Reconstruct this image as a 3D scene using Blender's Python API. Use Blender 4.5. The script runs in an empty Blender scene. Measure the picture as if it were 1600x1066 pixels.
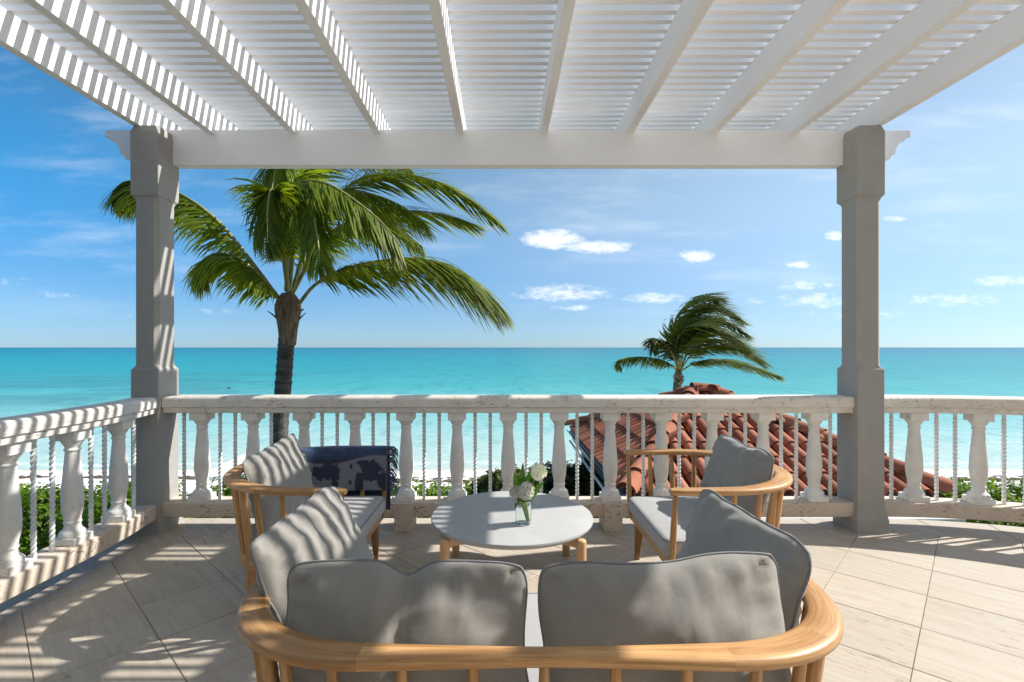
import bpy, math, random
from mathutils import Vector, Matrix, noise
R = math.radians
PI = math.pi
scene = bpy.context.scene
col = scene.collection

# ------------------------------------------------------------------ camera
CAM_H, F = 1.45, 780.0
cam_d = bpy.data.cameras.new('camera')
cam = bpy.data.objects.new('camera', cam_d)
col.objects.link(cam)
cam.location = (0, 0, CAM_H)
cam.rotation_euler = (R(90), 0, 0)
cam_d.sensor_width = 36
cam_d.lens = F / 1600 * 36
cam_d.shift_x = 15 / 1600
cam_d.shift_y = 10 / 1600
cam_d.clip_start = 0.05
cam_d.clip_end = 60000
scene.camera = cam

# ------------------------------------------------------------------ light
SUN = Vector((1.095, 0.26, 1.0)).normalized()
SUN_EL = math.asin(SUN.z)
SUN_AZ = math.atan2(SUN.x, SUN.y)
scene.view_settings.view_transform = 'Standard'
scene.view_settings.look = 'None'
scene.view_settings.gamma = 1
scene.view_settings.use_curve_mapping = False
scene.view_settings.exposure = 1.13
scene.render.engine = 'CYCLES'
scene.cycles.use_denoising = True
scene.cycles.max_bounces = 14
scene.cycles.diffuse_bounces = 6
scene.cycles.transparent_max_bounces = 16
scene.cycles.sample_clamp_indirect = 8

sd = bpy.data.lights.new('sun', 'SUN')
sd.energy = 3.3
sd.angle = R(0.53)
sd.color = (1.0, 0.972, 0.93)
so = bpy.data.objects.new('sun', sd)
col.objects.link(so)
so.rotation_euler = SUN.to_track_quat('Z', 'Y').to_euler()
so.location = (20, 5, 20)

world = bpy.data.worlds.new('World')
scene.world = world
world.use_nodes = True
SKY_STRENGTH = 0.115


def px(x, y, d):
    """a point of the place: depth d metres ahead, seen where the photograph shows it"""
    return Vector(((x - 785) / F * d, d, CAM_H - (y - 543) / F * d))


class NT:
    """short-hand for node trees"""
    def __init__(s, tree):
        s.t = tree
        s.n = tree.nodes
        s.l = tree.links

    def new(s, typ, **kw):
        n = s.n.new(typ)
        for k, v in kw.items():
            setattr(n, k, v)
        return n

    def put(s, sock, v):
        if isinstance(v, bpy.types.NodeSocket):
            s.l.new(v, sock)
        elif v is not None:
            sock.default_value = v

    def math(s, op, a, b=None, c=None, clamp=False):
        n = s.new('ShaderNodeMath', operation=op, use_clamp=clamp)
        s.put(n.inputs[0], a)
        s.put(n.inputs[1], b)
        s.put(n.inputs[2], c)
        return n.outputs[0]

    def mix(s, f, a, b, blend='MIX'):
        n = s.new('ShaderNodeMix', data_type='RGBA', blend_type=blend)
        s.put(n.inputs[0], f)
        s.put(n.inputs[6], a if isinstance(a, bpy.types.NodeSocket) else (*a, 1))
        s.put(n.inputs[7], b if isinstance(b, bpy.types.NodeSocket) else (*b, 1))
        return n.outputs[2]

    def ramp(s, v, lo, hi, a=0.0, b=1.0, smooth=True):
        n = s.new('ShaderNodeMapRange')
        n.interpolation_type = 'SMOOTHSTEP' if smooth else 'LINEAR'
        s.put(n.inputs[0], v)
        for i, q in enumerate((lo, hi, a, b)):
            s.put(n.inputs[i + 1], q)
        return n.outputs[0]

    def noise(s, vec, scale, detail=4, rough=0.55, dist=0.0):
        n = s.new('ShaderNodeTexNoise')
        s.put(n.inputs['Vector'], vec)
        n.inputs['Scale'].default_value = scale
        n.inputs['Detail'].default_value = detail
        n.inputs['Roughness'].default_value = rough
        n.inputs['Distortion'].default_value = dist
        return n.outputs[0]

    def mapping(s, vec, scale=(1, 1, 1), rot=(0, 0, 0), loc=(0, 0, 0)):
        n = s.new('ShaderNodeMapping')
        s.put(n.inputs[0], vec)
        s.put(n.inputs['Location'], loc)
        n.inputs['Rotation'].default_value = rot
        n.inputs['Scale'].default_value = scale
        return n.outputs[0]

    def cramp(s, v, stops):
        n = s.new('ShaderNodeValToRGB')
        s.put(n.inputs[0], v)
        e = n.color_ramp.elements
        while len(e) < len(stops):
            e.new(0.5)
        for q, (p, c) in zip(e, stops):
            q.position = p
            q.color = (*c, 1)
        return n.outputs[0]


# ---- sky with its small clouds, by direction
w = NT(world.node_tree)
w.n.clear()
sky = w.new('ShaderNodeTexSky', sky_type='NISHITA')
sky.sun_disc = False
sky.sun_elevation = SUN_EL
sky.sun_rotation = SUN_AZ
sky.altitude = 10
sky.air_density = 0.7
sky.dust_density = 0.2
sky.ozone_density = 6.0
tc = w.new('ShaderNodeTexCoord')
sp = w.new('ShaderNodeSeparateXYZ')
w.l.new(tc.outputs['Generated'], sp.inputs[0])
fy = w.math('MAXIMUM', sp.outputs[1], 0.02)
cu = w.math('DIVIDE', sp.outputs[0], fy)
cv = w.math('DIVIDE', sp.outputs[2], fy)
comb = w.new('ShaderNodeCombineXYZ')
w.l.new(cu, comb.inputs[0])
w.l.new(cv, comb.inputs[1])
nz1 = w.noise(w.mapping(comb.outputs[0], (26, 60, 1), loc=(3.1, 1.7, 0)), 1.0, 9, 0.68)
nz2 = w.noise(w.mapping(comb.outputs[0], (3.0, 14, 1), (0, 0, -0.25)), 1.0, 6, 0.6)
CLOUDS = [  # photo x, y, half width, half height, density
    (865, 374, 62, 20, 1.35), (935, 386, 70, 14, 1.2), (1088, 400, 34, 14, 1.2), (1250, 414, 28, 8, .95),
    (1398, 342, 26, 7, .9), (1303, 368, 22, 10, .95), (880, 458, 100, 18, .85), (1025, 466, 62, 11, .9),
    (892, 481, 42, 8, .6), (1260, 446, 70, 12, .7), (1280, 470, 90, 18, .62), (1566, 439, 60, 11, .9),
    (1485, 468, 130, 16, .55), (775, 355, 26, 10, .45), (20, 440, 60, 9, .5), (90, 460, 60, 9, .42),
    (340, 486, 60, 9, .4), (1180, 470, 30, 8, .5), (1340, 492, 150, 14, .4), (150, 495, 130, 9, .3)]
acc = None
for (cx, cy, a, b, dn) in CLOUDS:
    du = w.math('MULTIPLY_ADD', cu, F / a, -(cx - 785) / a)
    dv = w.math('MULTIPLY_ADD', cv, F / b, -(543 - cy) / b)
    r2 = w.math('ADD', w.math('MULTIPLY', du, du), w.math('MULTIPLY', dv, dv))
    m = w.math('MULTIPLY', w.math('SUBTRACT', 1.0, r2, clamp=True), dn)
    acc = m if acc is None else w.math('MAXIMUM', acc, m)
cl = w.math('ADD', acc, w.math('MULTIPLY', w.math('SUBTRACT', nz1, 0.52), 3.0))
cl = w.math('MULTIPLY', w.ramp(cl, 0.05, 1.35), w.ramp(acc, 0.0, 0.55))
cirrus = w.math('MULTIPLY', w.ramp(nz2, 0.45, 0.85), 0.30)
cirrus = w.math('MULTIPLY', cirrus, w.ramp(sp.outputs[2], 0.0, 0.15))
cl = w.math('MAXIMUM', w.math('MULTIPLY', cl, 0.8), cirrus)
# the air is hazier towards the sun and clearer, deeper blue away from it
sd_ = w.new('ShaderNodeVectorMath', operation='DOT_PRODUCT')
w.l.new(tc.outputs['Generated'], sd_.inputs[0])
sd_.inputs[1].default_value = SUN
az = w.ramp(sd_.outputs['Value'], -0.35, 0.65)
el = w.ramp(sp.outputs[2], 0.0, 0.32)
low = w.mix(az, (0.40, 0.455, 0.50), (0.45, 0.475, 0.49))
high = w.mix(az, (0.19, 0.745, 0.80), (1.27, 1.01, 0.69))
skc = w.mix(1.0, sky.outputs[0], w.mix(el, low, high), 'MULTIPLY')
cool = w.mix(w.ramp(sp.outputs[2], 0.0, 0.07), (0.90, 0.98, 1.06), (1.0, 1.0, 1.0))
skc = w.mix(1.0, skc, cool, 'MULTIPLY')
skc = w.mix(cl, skc, (5.0, 5.1, 5.15))
bg = w.new('ShaderNodeBackground')
w.l.new(skc, bg.inputs[0])
bg.inputs[1].default_value = SKY_STRENGTH
wo = w.new('ShaderNodeOutputWorld')
w.l.new(bg.outputs[0], wo.inputs[0])


# ------------------------------------------------------------------ materials
def material(name):
    m = bpy.data.materials.new(name)
    m.use_nodes = True
    t = NT(m.node_tree)
    b = t.n['Principled BSDF']
    return m, t, b


def bump(t, b, h, strength=0.3, dist=0.01):
    n = t.new('ShaderNodeBump')
    n.inputs['Strength'].default_value = strength
    n.inputs['Distance'].default_value = dist
    t.put(n.inputs['Height'], h)
    t.l.new(n.outputs[0], b.inputs['Normal'])


def coords(t, kind='Object', jitter=0.0):
    c = t.new('ShaderNodeTexCoord').outputs[kind]
    if jitter:
        oi = t.new('ShaderNodeObjectInfo')
        k = t.new('ShaderNodeVectorMath', operation='ADD')
        q = t.new('ShaderNodeCombineXYZ')
        for i, f_ in enumerate((1.0, 1.7, 0.6)):
            t.l.new(t.math('MULTIPLY', oi.outputs['Random'], jitter * f_), q.inputs[i])
        t.l.new(c, k.inputs[0])
        t.l.new(q.outputs[0], k.inputs[1])
        return k.outputs[0], oi.outputs['Random']
    return c


def mat_paint(name, colr, rough=0.55, grain_axis=0):
    m, t, b = material(name)
    c, rnd = coords(t, 'Object', 37.0)
    sc = [14, 14, 14]
    sc[grain_axis] = 0.9
    g = t.noise(t.mapping(c, sc), 3.0, 5, 0.6)
    big = t.noise(c, 1.6, 3)
    k = t.math('MULTIPLY', t.ramp(g, 0.35, 0.7), 0.09)
    base = t.mix(k, colr, tuple(v * 0.72 for v in colr))
    base = t.mix(t.math('MULTIPLY', t.ramp(big, 0.5, 0.8), 0.10), base, tuple(v * f_ for v, f_ in zip(colr, (0.8, 0.76, 0.7))))
    kn = t.noise(t.mapping(c, (2, 9, 9) if grain_axis == 0 else (9, 2, 9)), 1.3, 2, 0.4)
    base = t.mix(t.math('MULTIPLY', t.ramp(kn, 0.76, 0.82), 0.35), base, (0.42, 0.38, 0.33))
    hv = t.new('ShaderNodeHueSaturation')
    t.l.new(base, hv.inputs['Color'])
    t.l.new(t.ramp(rnd, 0, 1, 0.93, 1.01, False), hv.inputs['Value'])
    t.l.new(hv.outputs[0], b.inputs['Base Color'])
    b.inputs['Roughness'].default_value = rough
    bump(t, b, g, 0.25, 0.004)
    return m


def mat_stone(name, colr, pit=(0.33, 0.2, 0.11), pits=0.5, scale=1.0, rough=0.75):
    m, t, b = material(name)
    c, rnd = coords(t, 'Object', 11.0)
    big = t.noise(c, 2.2 * scale, 4, 0.6)
    mid = t.noise(c, 9 * scale, 6, 0.7)
    fine = t.noise(t.mapping(c, (1, 1, 2.0)), 34 * scale, 4, 0.65)
    base = t.mix(t.ramp(mid, 0.3, 0.7), tuple(v * 0.9 for v in colr), colr)
    base = t.mix(t.math('MULTIPLY', t.ramp(big, 0.5, 0.72), 0.15 + 0.4 * pits), base, (colr[0] * 0.93, colr[1] * 0.78, colr[2] * 0.6))
    region = t.ramp(t.noise(c, 5.5 * scale, 4, 0.7), 0.40, 0.66)
    holes = t.math('MULTIPLY', t.ramp(fine, 0.545, 0.62), region)
    base = t.mix(t.math('MULTIPLY', holes, pits), base, pit)
    t.l.new(base, b.inputs['Base Color'])
    b.inputs['Roughness'].default_value = rough
    h = t.math('SUBTRACT', t.math('MULTIPLY', mid, 0.25), holes)
    bump(t, b, h, 0.55, 0.006)
    return m


def mat_travertine():
    m, t, b = material('travertine')
    c, rnd = coords(t, 'Object', 23.0)
    al = t.mapping(c, (1, 1, 1), (0, 0, R(43.5)))          # x' along the veins
    st = t.noise(t.mapping(al, (2.6, 26, 1)), 1.0, 6, 0.65, 0.35)
    st2 = t.noise(t.mapping(al, (7, 75, 1)), 1.0, 4, 0.7, 0.2)
    big = t.noise(c, 1.3, 3)
    base = t.mix(t.ramp(st, 0.32, 0.7), (0.445, 0.372, 0.285), (0.505, 0.445, 0.365))
    base = t.mix(t.math('MULTIPLY', t.ramp(st2, 0.56, 0.74), t.math('MULTIPLY', t.ramp(st, 0.38, 0.6, 1, 0.25), 0.6)), base, (0.26, 0.195, 0.135))
    base = t.mix(t.math('MULTIPLY', t.ramp(big, 0.55, 0.75), 0.4), base, (0.50, 0.41, 0.315))
    sk = t.noise(t.mapping(al, (16, 62, 1), loc=(3, 5, 0)), 1.0, 3, 0.6)
    base = t.mix(t.math('MULTIPLY', t.ramp(sk, 0.58, 0.66), t.math('MULTIPLY', t.math('MULTIPLY', t.ramp(st, 0.66, 0.40), t.ramp(t.noise(c, 3.2, 4, 0.6), 0.46, 0.62)), 0.7)), base, (0.17, 0.12, 0.075))
    mo = t.noise(t.mapping(al, (3.5, 9, 1), loc=(8, 1, 0)), 1.0, 6, 0.7)
    base = t.mix(t.math('MULTIPLY', t.ramp(mo, 0.50, 0.70), 0.35), base, (0.39, 0.31, 0.225))
    tint = t.ramp(rnd, 0, 1, 0.93, 1.04, False)
    hv = t.new('ShaderNodeHueSaturation')
    t.l.new(base, hv.inputs['Color'])
    t.l.new(tint, hv.inputs['Value'])
    t.l.new(hv.outputs[0], b.inputs['Base Color'])
    t.l.new(t.ramp(st, 0.3, 0.7, 0.62, 0.46), b.inputs['Roughness'])
    bump(t, b, t.math('SUBTRACT', t.math('MULTIPLY', st, 0.3), t.ramp(st2, 0.58, 0.76)), 0.3, 0.003)
    return m


def mat_wood(name, a, bcol, rough=0.42):
    """grain runs along the u of the sweep's UV map (in metres)"""
    m, t, b = material(name)
    uv = t.new('ShaderNodeUVMap').outputs[0]
    oi = t.new('ShaderNodeObjectInfo')
    off = t.new('ShaderNodeCombineXYZ')
    t.l.new(t.math('MULTIPLY', oi.outputs['Random'], 31.0), off.inputs[0])
    t.l.new(t.math('MULTIPLY', oi.outputs['Random'], 17.0), off.inputs[2])
    ad = t.new('ShaderNodeVectorMath', operation='ADD')
    t.l.new(uv, ad.inputs[0])
    t.l.new(off.outputs[0], ad.inputs[1])
    g = t.noise(t.mapping(ad.outputs[0], (2.2, 60, 1)), 1.0, 5, 0.6, 0.6)
    f = t.noise(t.mapping(ad.outputs[0], (12, 420, 1)), 1.0, 3, 0.6)
    big = t.noise(t.mapping(ad.outputs[0], (3.5, 9, 1)), 1.0, 3)
    base = t.mix(t.ramp(g, 0.32, 0.68), a, bcol)
    base = t.mix(t.math('MULTIPLY', t.ramp(f, 0.50, 0.72), 0.5), base, tuple(v * 0.6 for v in a))
    base = t.mix(t.math('MULTIPLY', t.ramp(big, 0.45, 0.75), 0.35), base, tuple(min(1, v * 1.25) for v in bcol))
    hv = t.new('ShaderNodeHueSaturation')
    t.l.new(base, hv.inputs['Color'])
    t.l.new(t.ramp(oi.outputs['Random'], 0, 1, 0.82, 1.12, False), hv.inputs['Value'])
    t.l.new(hv.outputs[0], b.inputs['Base Color'])
    t.l.new(t.ramp(g, 0.3, 0.7, rough + .1, rough - .06), b.inputs['Roughness'])
    bump(t, b, t.math('ADD', t.math('MULTIPLY', g, 0.5), t.math('MULTIPLY', f, 0.3)), 0.12, 0.003)
    return m


def mat_fabric(name, colr):
    m, t, b = material(name)
    c = coords(t, 'Object')
    wv = t.noise(t.mapping(c, (260, 260, 900)), 1.0, 2, 0.5)
    wh = t.noise(t.mapping(c, (900, 900, 260)), 1.0, 2, 0.5)
    wvv = t.math('ADD', wv, wh)
    big = t.noise(c, 5, 4)
    base = t.mix(t.ramp(wvv, 0.7, 1.3), tuple(v * 0.92 for v in colr), tuple(min(1, v * 1.06) for v in colr))
    base = t.mix(t.math('MULTIPLY', t.ramp(big, 0.4, 0.7), 0.12), base, tuple(v * 0.8 for v in colr))
    mel = t.noise(c, 170, 2, 0.6)
    base = t.mix(t.math('MULTIPLY', t.ramp(mel, 0.40, 0.65), 0.16), base, tuple(v * 0.7 for v in colr))
    soft = t.noise(t.mapping(c, (6, 6, 4)), 2.0, 4, 0.5, 0.5)
    h = t.math('ADD', t.math('MULTIPLY', wvv, 0.03), t.math('MULTIPLY', soft, 1.6))
    t.l.new(base, b.inputs['Base Color'])
    b.inputs['Roughness'].default_value = 0.92
    b.inputs['Sheen Weight'].default_value = 0.25
    b.inputs['Sheen Roughness'].default_value = 0.5
    bump(t, b, h, 0.35, 0.006)
    return m


def mat_leaf(name, a, bcol, tip=(0.3, 0.26, 0.07), trans=0.35, use_uv=False, tcol=(1.9, 1.8, 0.6)):
    m, t, b = material(name)
    c, rnd = coords(t, 'Object', 5.0)
    n1 = t.noise(c, 3.1, 3)
    n2 = t.noise(c, 40, 2)
    base = t.mix(t.ramp(n1, 0.35, 0.65), a, bcol)
    base = t.mix(t.math('MULTIPLY', t.ramp(n2, 0.45, 0.8), 0.5), base, tuple(min(1, v * 1.5) for v in bcol))
    hv = t.new('ShaderNodeHueSaturation')
    t.l.new(t.ramp(rnd, 0, 1, 0.75, 1.25, False), hv.inputs['Value'])
    if use_uv:
        uv = t.new('ShaderNodeUVMap').outputs[0]
        su = t.new('ShaderNodeSeparateXYZ')
        t.l.new(uv, su.inputs[0])
        dry = t.math('MULTIPLY', t.ramp(su.outputs[0], 0.6, 1.0), t.ramp(n2, 0.3, 0.7))
        base = t.mix(dry, base, tip)
    t.l.new(base, hv.inputs['Color'])
    t.l.new(hv.outputs[0], b.inputs['Base Color'])
    b.inputs['Roughness'].default_value = 0.5
    b.inputs['Specular IOR Level'].default_value = 0.25
    tr = t.new('ShaderNodeBsdfTranslucent')
    t.l.new(t.mix(1.0, hv.outputs[0], tcol, 'MULTIPLY'), tr.inputs[0])
    mx = t.new('ShaderNodeMixShader')
    mx.inputs[0].default_value = trans
    t.l.new(b.outputs[0], mx.inputs[1])
    t.l.new(tr.outputs[0], mx.inputs[2])
    t.l.new(mx.outputs[0], t.n['Material Output'].inputs[0])
    return m


def mat_plain(name, colr, rough=0.6, var=0.15, scale=12, metal=0.0, bmp=0.2):
    m, t, b = material(name)
    c, rnd = coords(t, 'Object', 9.0)
    n1 = t.noise(c, scale, 5, 0.6)
    t.l.new(t.mix(t.ramp(n1, 0.3, 0.7), tuple(v * (1 - var) for v in colr), tuple(min(1, v * (1 + var)) for v in colr)), b.inputs['Base Color'])
    b.inputs['Roughness'].default_value = rough
    b.inputs['Metallic'].default_value = metal
    bump(t, b, n1, bmp, 0.005)
    return m


def mat_stucco():
    m, t, b = material('column_stucco')
    c, rnd = coords(t, 'Object', 9.0)
    fine = t.noise(c, 120, 4, 0.7)
    mid = t.noise(c, 14, 4, 0.6)
    big = t.noise(t.mapping(c, (1, 1, .35)), 3, 4, 0.6)
    base = t.mix(t.ramp(mid, 0.3, 0.7), (0.345, 0.328, 0.297), (0.37, 0.35, 0.317))
    base = t.mix(t.math('MULTIPLY', t.ramp(big, 0.5, 0.8), 0.3), base, (0.43, 0.40, 0.355))
    base = t.mix(t.math('MULTIPLY', t.ramp(fine, 0.52, 0.7), 0.25), base, (0.34, 0.32, 0.29))
    t.l.new(base, b.inputs['Base Color'])
    b.inputs['Roughness'].default_value = 0.9
    bump(t, b, t.math('ADD', t.math('MULTIPLY', fine, 0.7), t.math('MULTIPLY', mid, 0.5)), 0.5, 0.006)
    return m


def mat_sand():
    m, t, b = material('beach_sand')
    c = coords(t, 'Object')
    n1 = t.noise(t.mapping(c, (0.35, 1.2, 1)), 1.0, 5, 0.6)
    n2 = t.noise(c, 6, 5, 0.65)
    n3 = t.noise(c, 60, 2)
    sep = t.new('ShaderNodeSeparateXYZ')
    t.l.new(c, sep.inputs[0])
    base = t.mix(t.ramp(n2, 0.3, 0.7), (0.80, 0.75, 0.67), (0.88, 0.85, 0.79))
    wet = t.ramp(t.math('ADD', sep.outputs[1], t.math('MULTIPLY', n1, 2.4)), 22.0, 23.6)
    base = t.mix(wet, base, (0.52, 0.47, 0.37))
    soil = t.ramp(t.math('ADD', sep.outputs[1], t.math('MULTIPLY', n2, 3.0)), 15.2, 13.2)
    base = t.mix(soil, base, (0.13, 0.10, 0.06))
    t.l.new(base, b.inputs['Base Color'])
    b.inputs['Roughness'].default_value = 0.9
    bump(t, b, t.math('ADD', n2, t.math('MULTIPLY', n3, 0.2)), 0.4, 0.06)
    return m


def mat_sea():
    """clear shallow water over pale sand near the shore, deeper turquoise out to sea, reef patches"""
    m, t, b = material('sea_water')
    c = coords(t, 'Object')
    sep = t.new('ShaderNodeSeparateXYZ')
    t.l.new(c, sep.inputs[0])
    x, y = sep.outputs[0], sep.outputs[1]
    wob = t.noise(t.mapping(c, (0.012, 0.05, 1)), 1.0, 4, 0.6)
    ly = t.math('LOGARITHM', t.math('MAXIMUM', y, 1.0), 10.0)
    ly = t.math('ADD', ly, t.math('MULTIPLY', t.math('SUBTRACT', wob, 0.5), 0.22))
    s = t.ramp(ly, 1.3, 3.5, 0, 1, False)
    base = t.cramp(s, [(0.0, (0.5160, 0.5610, 0.4988)), (0.04, (0.4042, 0.5440, 0.4902)), (0.10, (0.2838, 0.4972, 0.4644)),
                       (0.17, (0.1376, 0.4165, 0.3956)), (0.24, (0.0473, 0.3400, 0.3354)), (0.34, (0.0138, 0.2805, 0.2967)),
                       (0.50, (0.0034, 0.2380, 0.2752)), (0.68, (0.0009, 0.1870, 0.2494)), (1.0, (0.0009, 0.1445, 0.2150))])
    reef = t.noise(t.mapping(c, (0.022, 0.07, 1)), 1.0, 5, 0.62, 0.4)
    left = t.math('MULTIPLY', t.ramp(x, -20, -42), t.math('MULTIPLY', t.ramp(y, 38, 50), t.ramp(y, 130, 85)))
    rf = t.math('MULTIPLY', t.ramp(reef, 0.40, 0.56), left)
    base = t.mix(t.math('MULTIPLY', rf, 0.5), base, (0.035, 0.16, 0.17))
    rp = t.math('MULTIPLY', t.ramp(reef, 0.58, 0.70), t.ramp(y, 60, 200))
    base = t.mix(t.math('MULTIPLY', rp, 0.3), base, (0.004, 0.14, 0.21))
    # wave texture, coarser with distance
    w1 = t.noise(t.mapping(c, (0.55, 1.5, 1), (0, 0, R(-12))), 1.0, 5, 0.6)
    w2 = t.noise(t.mapping(c, (0.07, 0.22, 1), (0, 0, R(-10))), 1.0, 5, 0.65)
    w3 = t.noise(t.mapping(c, (3.2, 6, 1)), 1.0, 3, 0.6)
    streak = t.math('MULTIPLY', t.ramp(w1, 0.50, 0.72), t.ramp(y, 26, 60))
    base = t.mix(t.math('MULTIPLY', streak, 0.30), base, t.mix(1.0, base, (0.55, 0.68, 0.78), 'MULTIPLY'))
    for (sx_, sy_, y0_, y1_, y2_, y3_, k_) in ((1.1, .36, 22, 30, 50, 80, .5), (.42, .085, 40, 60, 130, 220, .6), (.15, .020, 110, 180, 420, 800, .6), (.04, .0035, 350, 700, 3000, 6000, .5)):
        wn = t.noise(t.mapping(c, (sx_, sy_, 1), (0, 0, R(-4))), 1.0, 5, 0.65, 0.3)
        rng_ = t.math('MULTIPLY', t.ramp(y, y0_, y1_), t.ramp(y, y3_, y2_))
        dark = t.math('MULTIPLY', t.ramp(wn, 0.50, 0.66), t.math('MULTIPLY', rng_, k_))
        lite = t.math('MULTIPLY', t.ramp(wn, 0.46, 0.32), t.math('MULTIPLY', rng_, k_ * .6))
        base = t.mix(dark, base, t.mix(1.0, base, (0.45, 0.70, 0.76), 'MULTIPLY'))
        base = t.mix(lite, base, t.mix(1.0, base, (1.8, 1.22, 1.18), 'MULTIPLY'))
    cap = t.math('MULTIPLY', t.ramp(t.noise(t.mapping(c, (0.16, 0.9, 1)), 1.0, 6, 0.75), 0.715, 0.76), t.ramp(y, 50, 90))
    # wash of foam along the waterline
    fz = t.math('ADD', y, t.math('MULTIPLY', t.noise(t.mapping(c, (0.25, 0.5, 1)), 1.0, 4, 0.6), 3.2))
    foam = t.math('MULTIPLY', t.ramp(t.math('ABSOLUTE', t.math('SUBTRACT', fz, 24.9)), 0.38, 0.05), t.ramp(w3, 0.38, 0.6))
    base = t.mix(t.math('MULTIPLY', cap, 0.6), base, (0.7, 0.75, 0.75))
    base = t.mix(t.math('MULTIPLY', foam, 0.8), base, (0.8, 0.82, 0.8))
    t.l.new(base, b.inputs['Base Color'])
    b.inputs['Roughness'].default_value = 0.32
    b.inputs['IOR'].default_value = 1.33
    b.inputs['Specular IOR Level'].default_value = 0.28
    h = t.math('ADD', t.math('MULTIPLY', w1, 0.6), t.math('ADD', t.math('MULTIPLY', w2, 3.0), t.math('MULTIPLY', w3, 0.12)))
    bump(t, b, h, 0.75, 0.3)
    return m


def mat_throw():
    m, t, b = material('navy_throw_weave')
    uv = t.new('ShaderNodeUVMap').outputs[0]     # u along the arm (m), v over the arm (m)
    su = t.new('ShaderNodeSeparateXYZ')
    t.l.new(uv, su.inputs[0])
    u, v = su.outputs[0], su.outputs[1]
    n1 = t.noise(t.mapping(uv, (6.5, 6.5, 1), loc=(0.4, 0.13, 0)), 1.0, 3, 0.6, 0.6)
    n2 = t.noise(uv, 20, 6, 0.75)
    # grey field on the hanging face, with navy patches on it
    edge = t.math('ADD', v, t.math('MULTIPLY', t.math('SINE', t.math('MULTIPLY', u, 9.0)), 0.03))
    field = t.ramp(t.math('ADD', edge, t.math('MULTIPLY', n2, 0.02)), 0.225, 0.21)
    patch = None
    for (u0, v0, a, bb) in ((0.16, 0.13, 0.10, 0.06), (0.22, 0.10, 0.035, 0.085), (0.47, 0.135, 0.075, 0.07), (0.39, 0.055, 0.03, 0.08), (0.55, 0.07, 0.035, 0.08), (0.41, 0.185, 0.04, 0.02), (0.335, 0.165, 0.012, 0.02), (0.33, 0.055, 0.012, 0.014)):
        du = t.math('MULTIPLY_ADD', u, 1 / a, -u0 / a)
        dv = t.math('MULTIPLY_ADD', v, 1 / bb, -v0 / bb)
        k = t.math('SUBTRACT', 1.0, t.math('ADD', t.math('MULTIPLY', du, du), t.math('MULTIPLY', dv, dv)))
        patch = k if patch is None else t.math('MAXIMUM', patch, k)
    pm = t.ramp(t.math('ADD', patch, t.math('MULTIPLY', t.math('SUBTRACT', n2, 0.5), 4.2)), -0.05, 0.22)
    pm = t.math('MAXIMUM', pm, t.math('MULTIPLY', t.ramp(n1, 0.70, 0.74), 0.6))
    field = t.math('MULTIPLY', field, t.math('SUBTRACT', 1.0, pm))
    weave = t.noise(t.mapping(uv, (500, 500, 1)), 1.0, 2)
    navy = t.mix(t.ramp(n2, 0.3, 0.7), (0.018, 0.035, 0.085), (0.035, 0.07, 0.15))
    navy = t.mix(t.ramp(v, 0.19, 0.25), (0.016, 0.022, 0.05), navy)
    base = t.mix(field, navy, t.mix(t.ramp(weave, .35, .65), (0.12, 0.13, 0.16), (0.20, 0.21, 0.24)))
    t.l.new(base, b.inputs['Base Color'])
    b.inputs['Roughness'].default_value = 0.95
    b.inputs['Sheen Weight'].default_value = 0.4
    bump(t, b, weave, 0.5, 0.003)
    return m


def mat_glass(name, colr=(0.97, 1, 0.98), ior=1.45):
    m, t, b = material(name)
    t.n.remove(b)
    g = t.new('ShaderNodeBsdfGlass')
    g.inputs[0].default_value = (*colr, 1)
    g.inputs['Roughness'].default_value = 0.0
    g.inputs['IOR'].default_value = ior
    t.l.new(g.outputs[0], t.n['Material Output'].inputs[0])
    return m


def mat_concrete():
    m, t, b = material('table_concrete')
    c = coords(t, 'Object')
    n1 = t.noise(c, 4, 6, 0.65)
    n2 = t.noise(c, 30, 4, 0.6)
    n3 = t.noise(c, 200, 2)
    base = t.mix(t.ramp(n1, 0.3, 0.7), (0.385, 0.383, 0.37), (0.445, 0.44, 0.425))
    base = t.mix(t.math('MULTIPLY', t.ramp(n2, 0.45, 0.7), 0.3), base, (0.42, 0.41, 0.395))
    base = t.mix(t.math('MULTIPLY', t.ramp(n3, 0.66, 0.75), 0.35), base, (0.2, 0.19, 0.17))
    t.l.new(base, b.inputs['Base Color'])
    t.l.new(t.ramp(n2, 0.3, 0.7, 0.5, 0.65), b.inputs['Roughness'])
    bump(t, b, t.math('ADD', n1, t.math('MULTIPLY', n3, 0.2)), 0.12, 0.003)
    return m


def mat_terracotta():
    m, t, b = material('terracotta')
    c, rnd = coords(t, 'Object', 13.0)
    n1 = t.noise(c, 5, 5, 0.6)
    n2 = t.noise(c, 38, 4, 0.65)
    base = t.mix(rnd, (0.30, 0.105, 0.058), (0.39, 0.15, 0.088))
    base = t.mix(t.math('MULTIPLY', t.ramp(n1, 0.45, 0.75), 0.35), base, (0.46, 0.24, 0.16))
    base = t.mix(t.math('MULTIPLY', t.ramp(n2, 0.55, 0.75), 0.5), base, (0.17, 0.065, 0.045))
    hv = t.new('ShaderNodeHueSaturation')
    t.l.new(base, hv.inputs['Color'])
    t.l.new(t.ramp(rnd, 0, 1, 0.78, 1.12, False), hv.inputs['Value'])
    t.l.new(hv.outputs[0], b.inputs['Base Color'])
    b.inputs['Roughness'].default_value = 0.85
    b.inputs['Specular IOR Level'].default_value = 0.2
    bump(t, b, n2, 0.3, 0.006)
    return m


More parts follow.
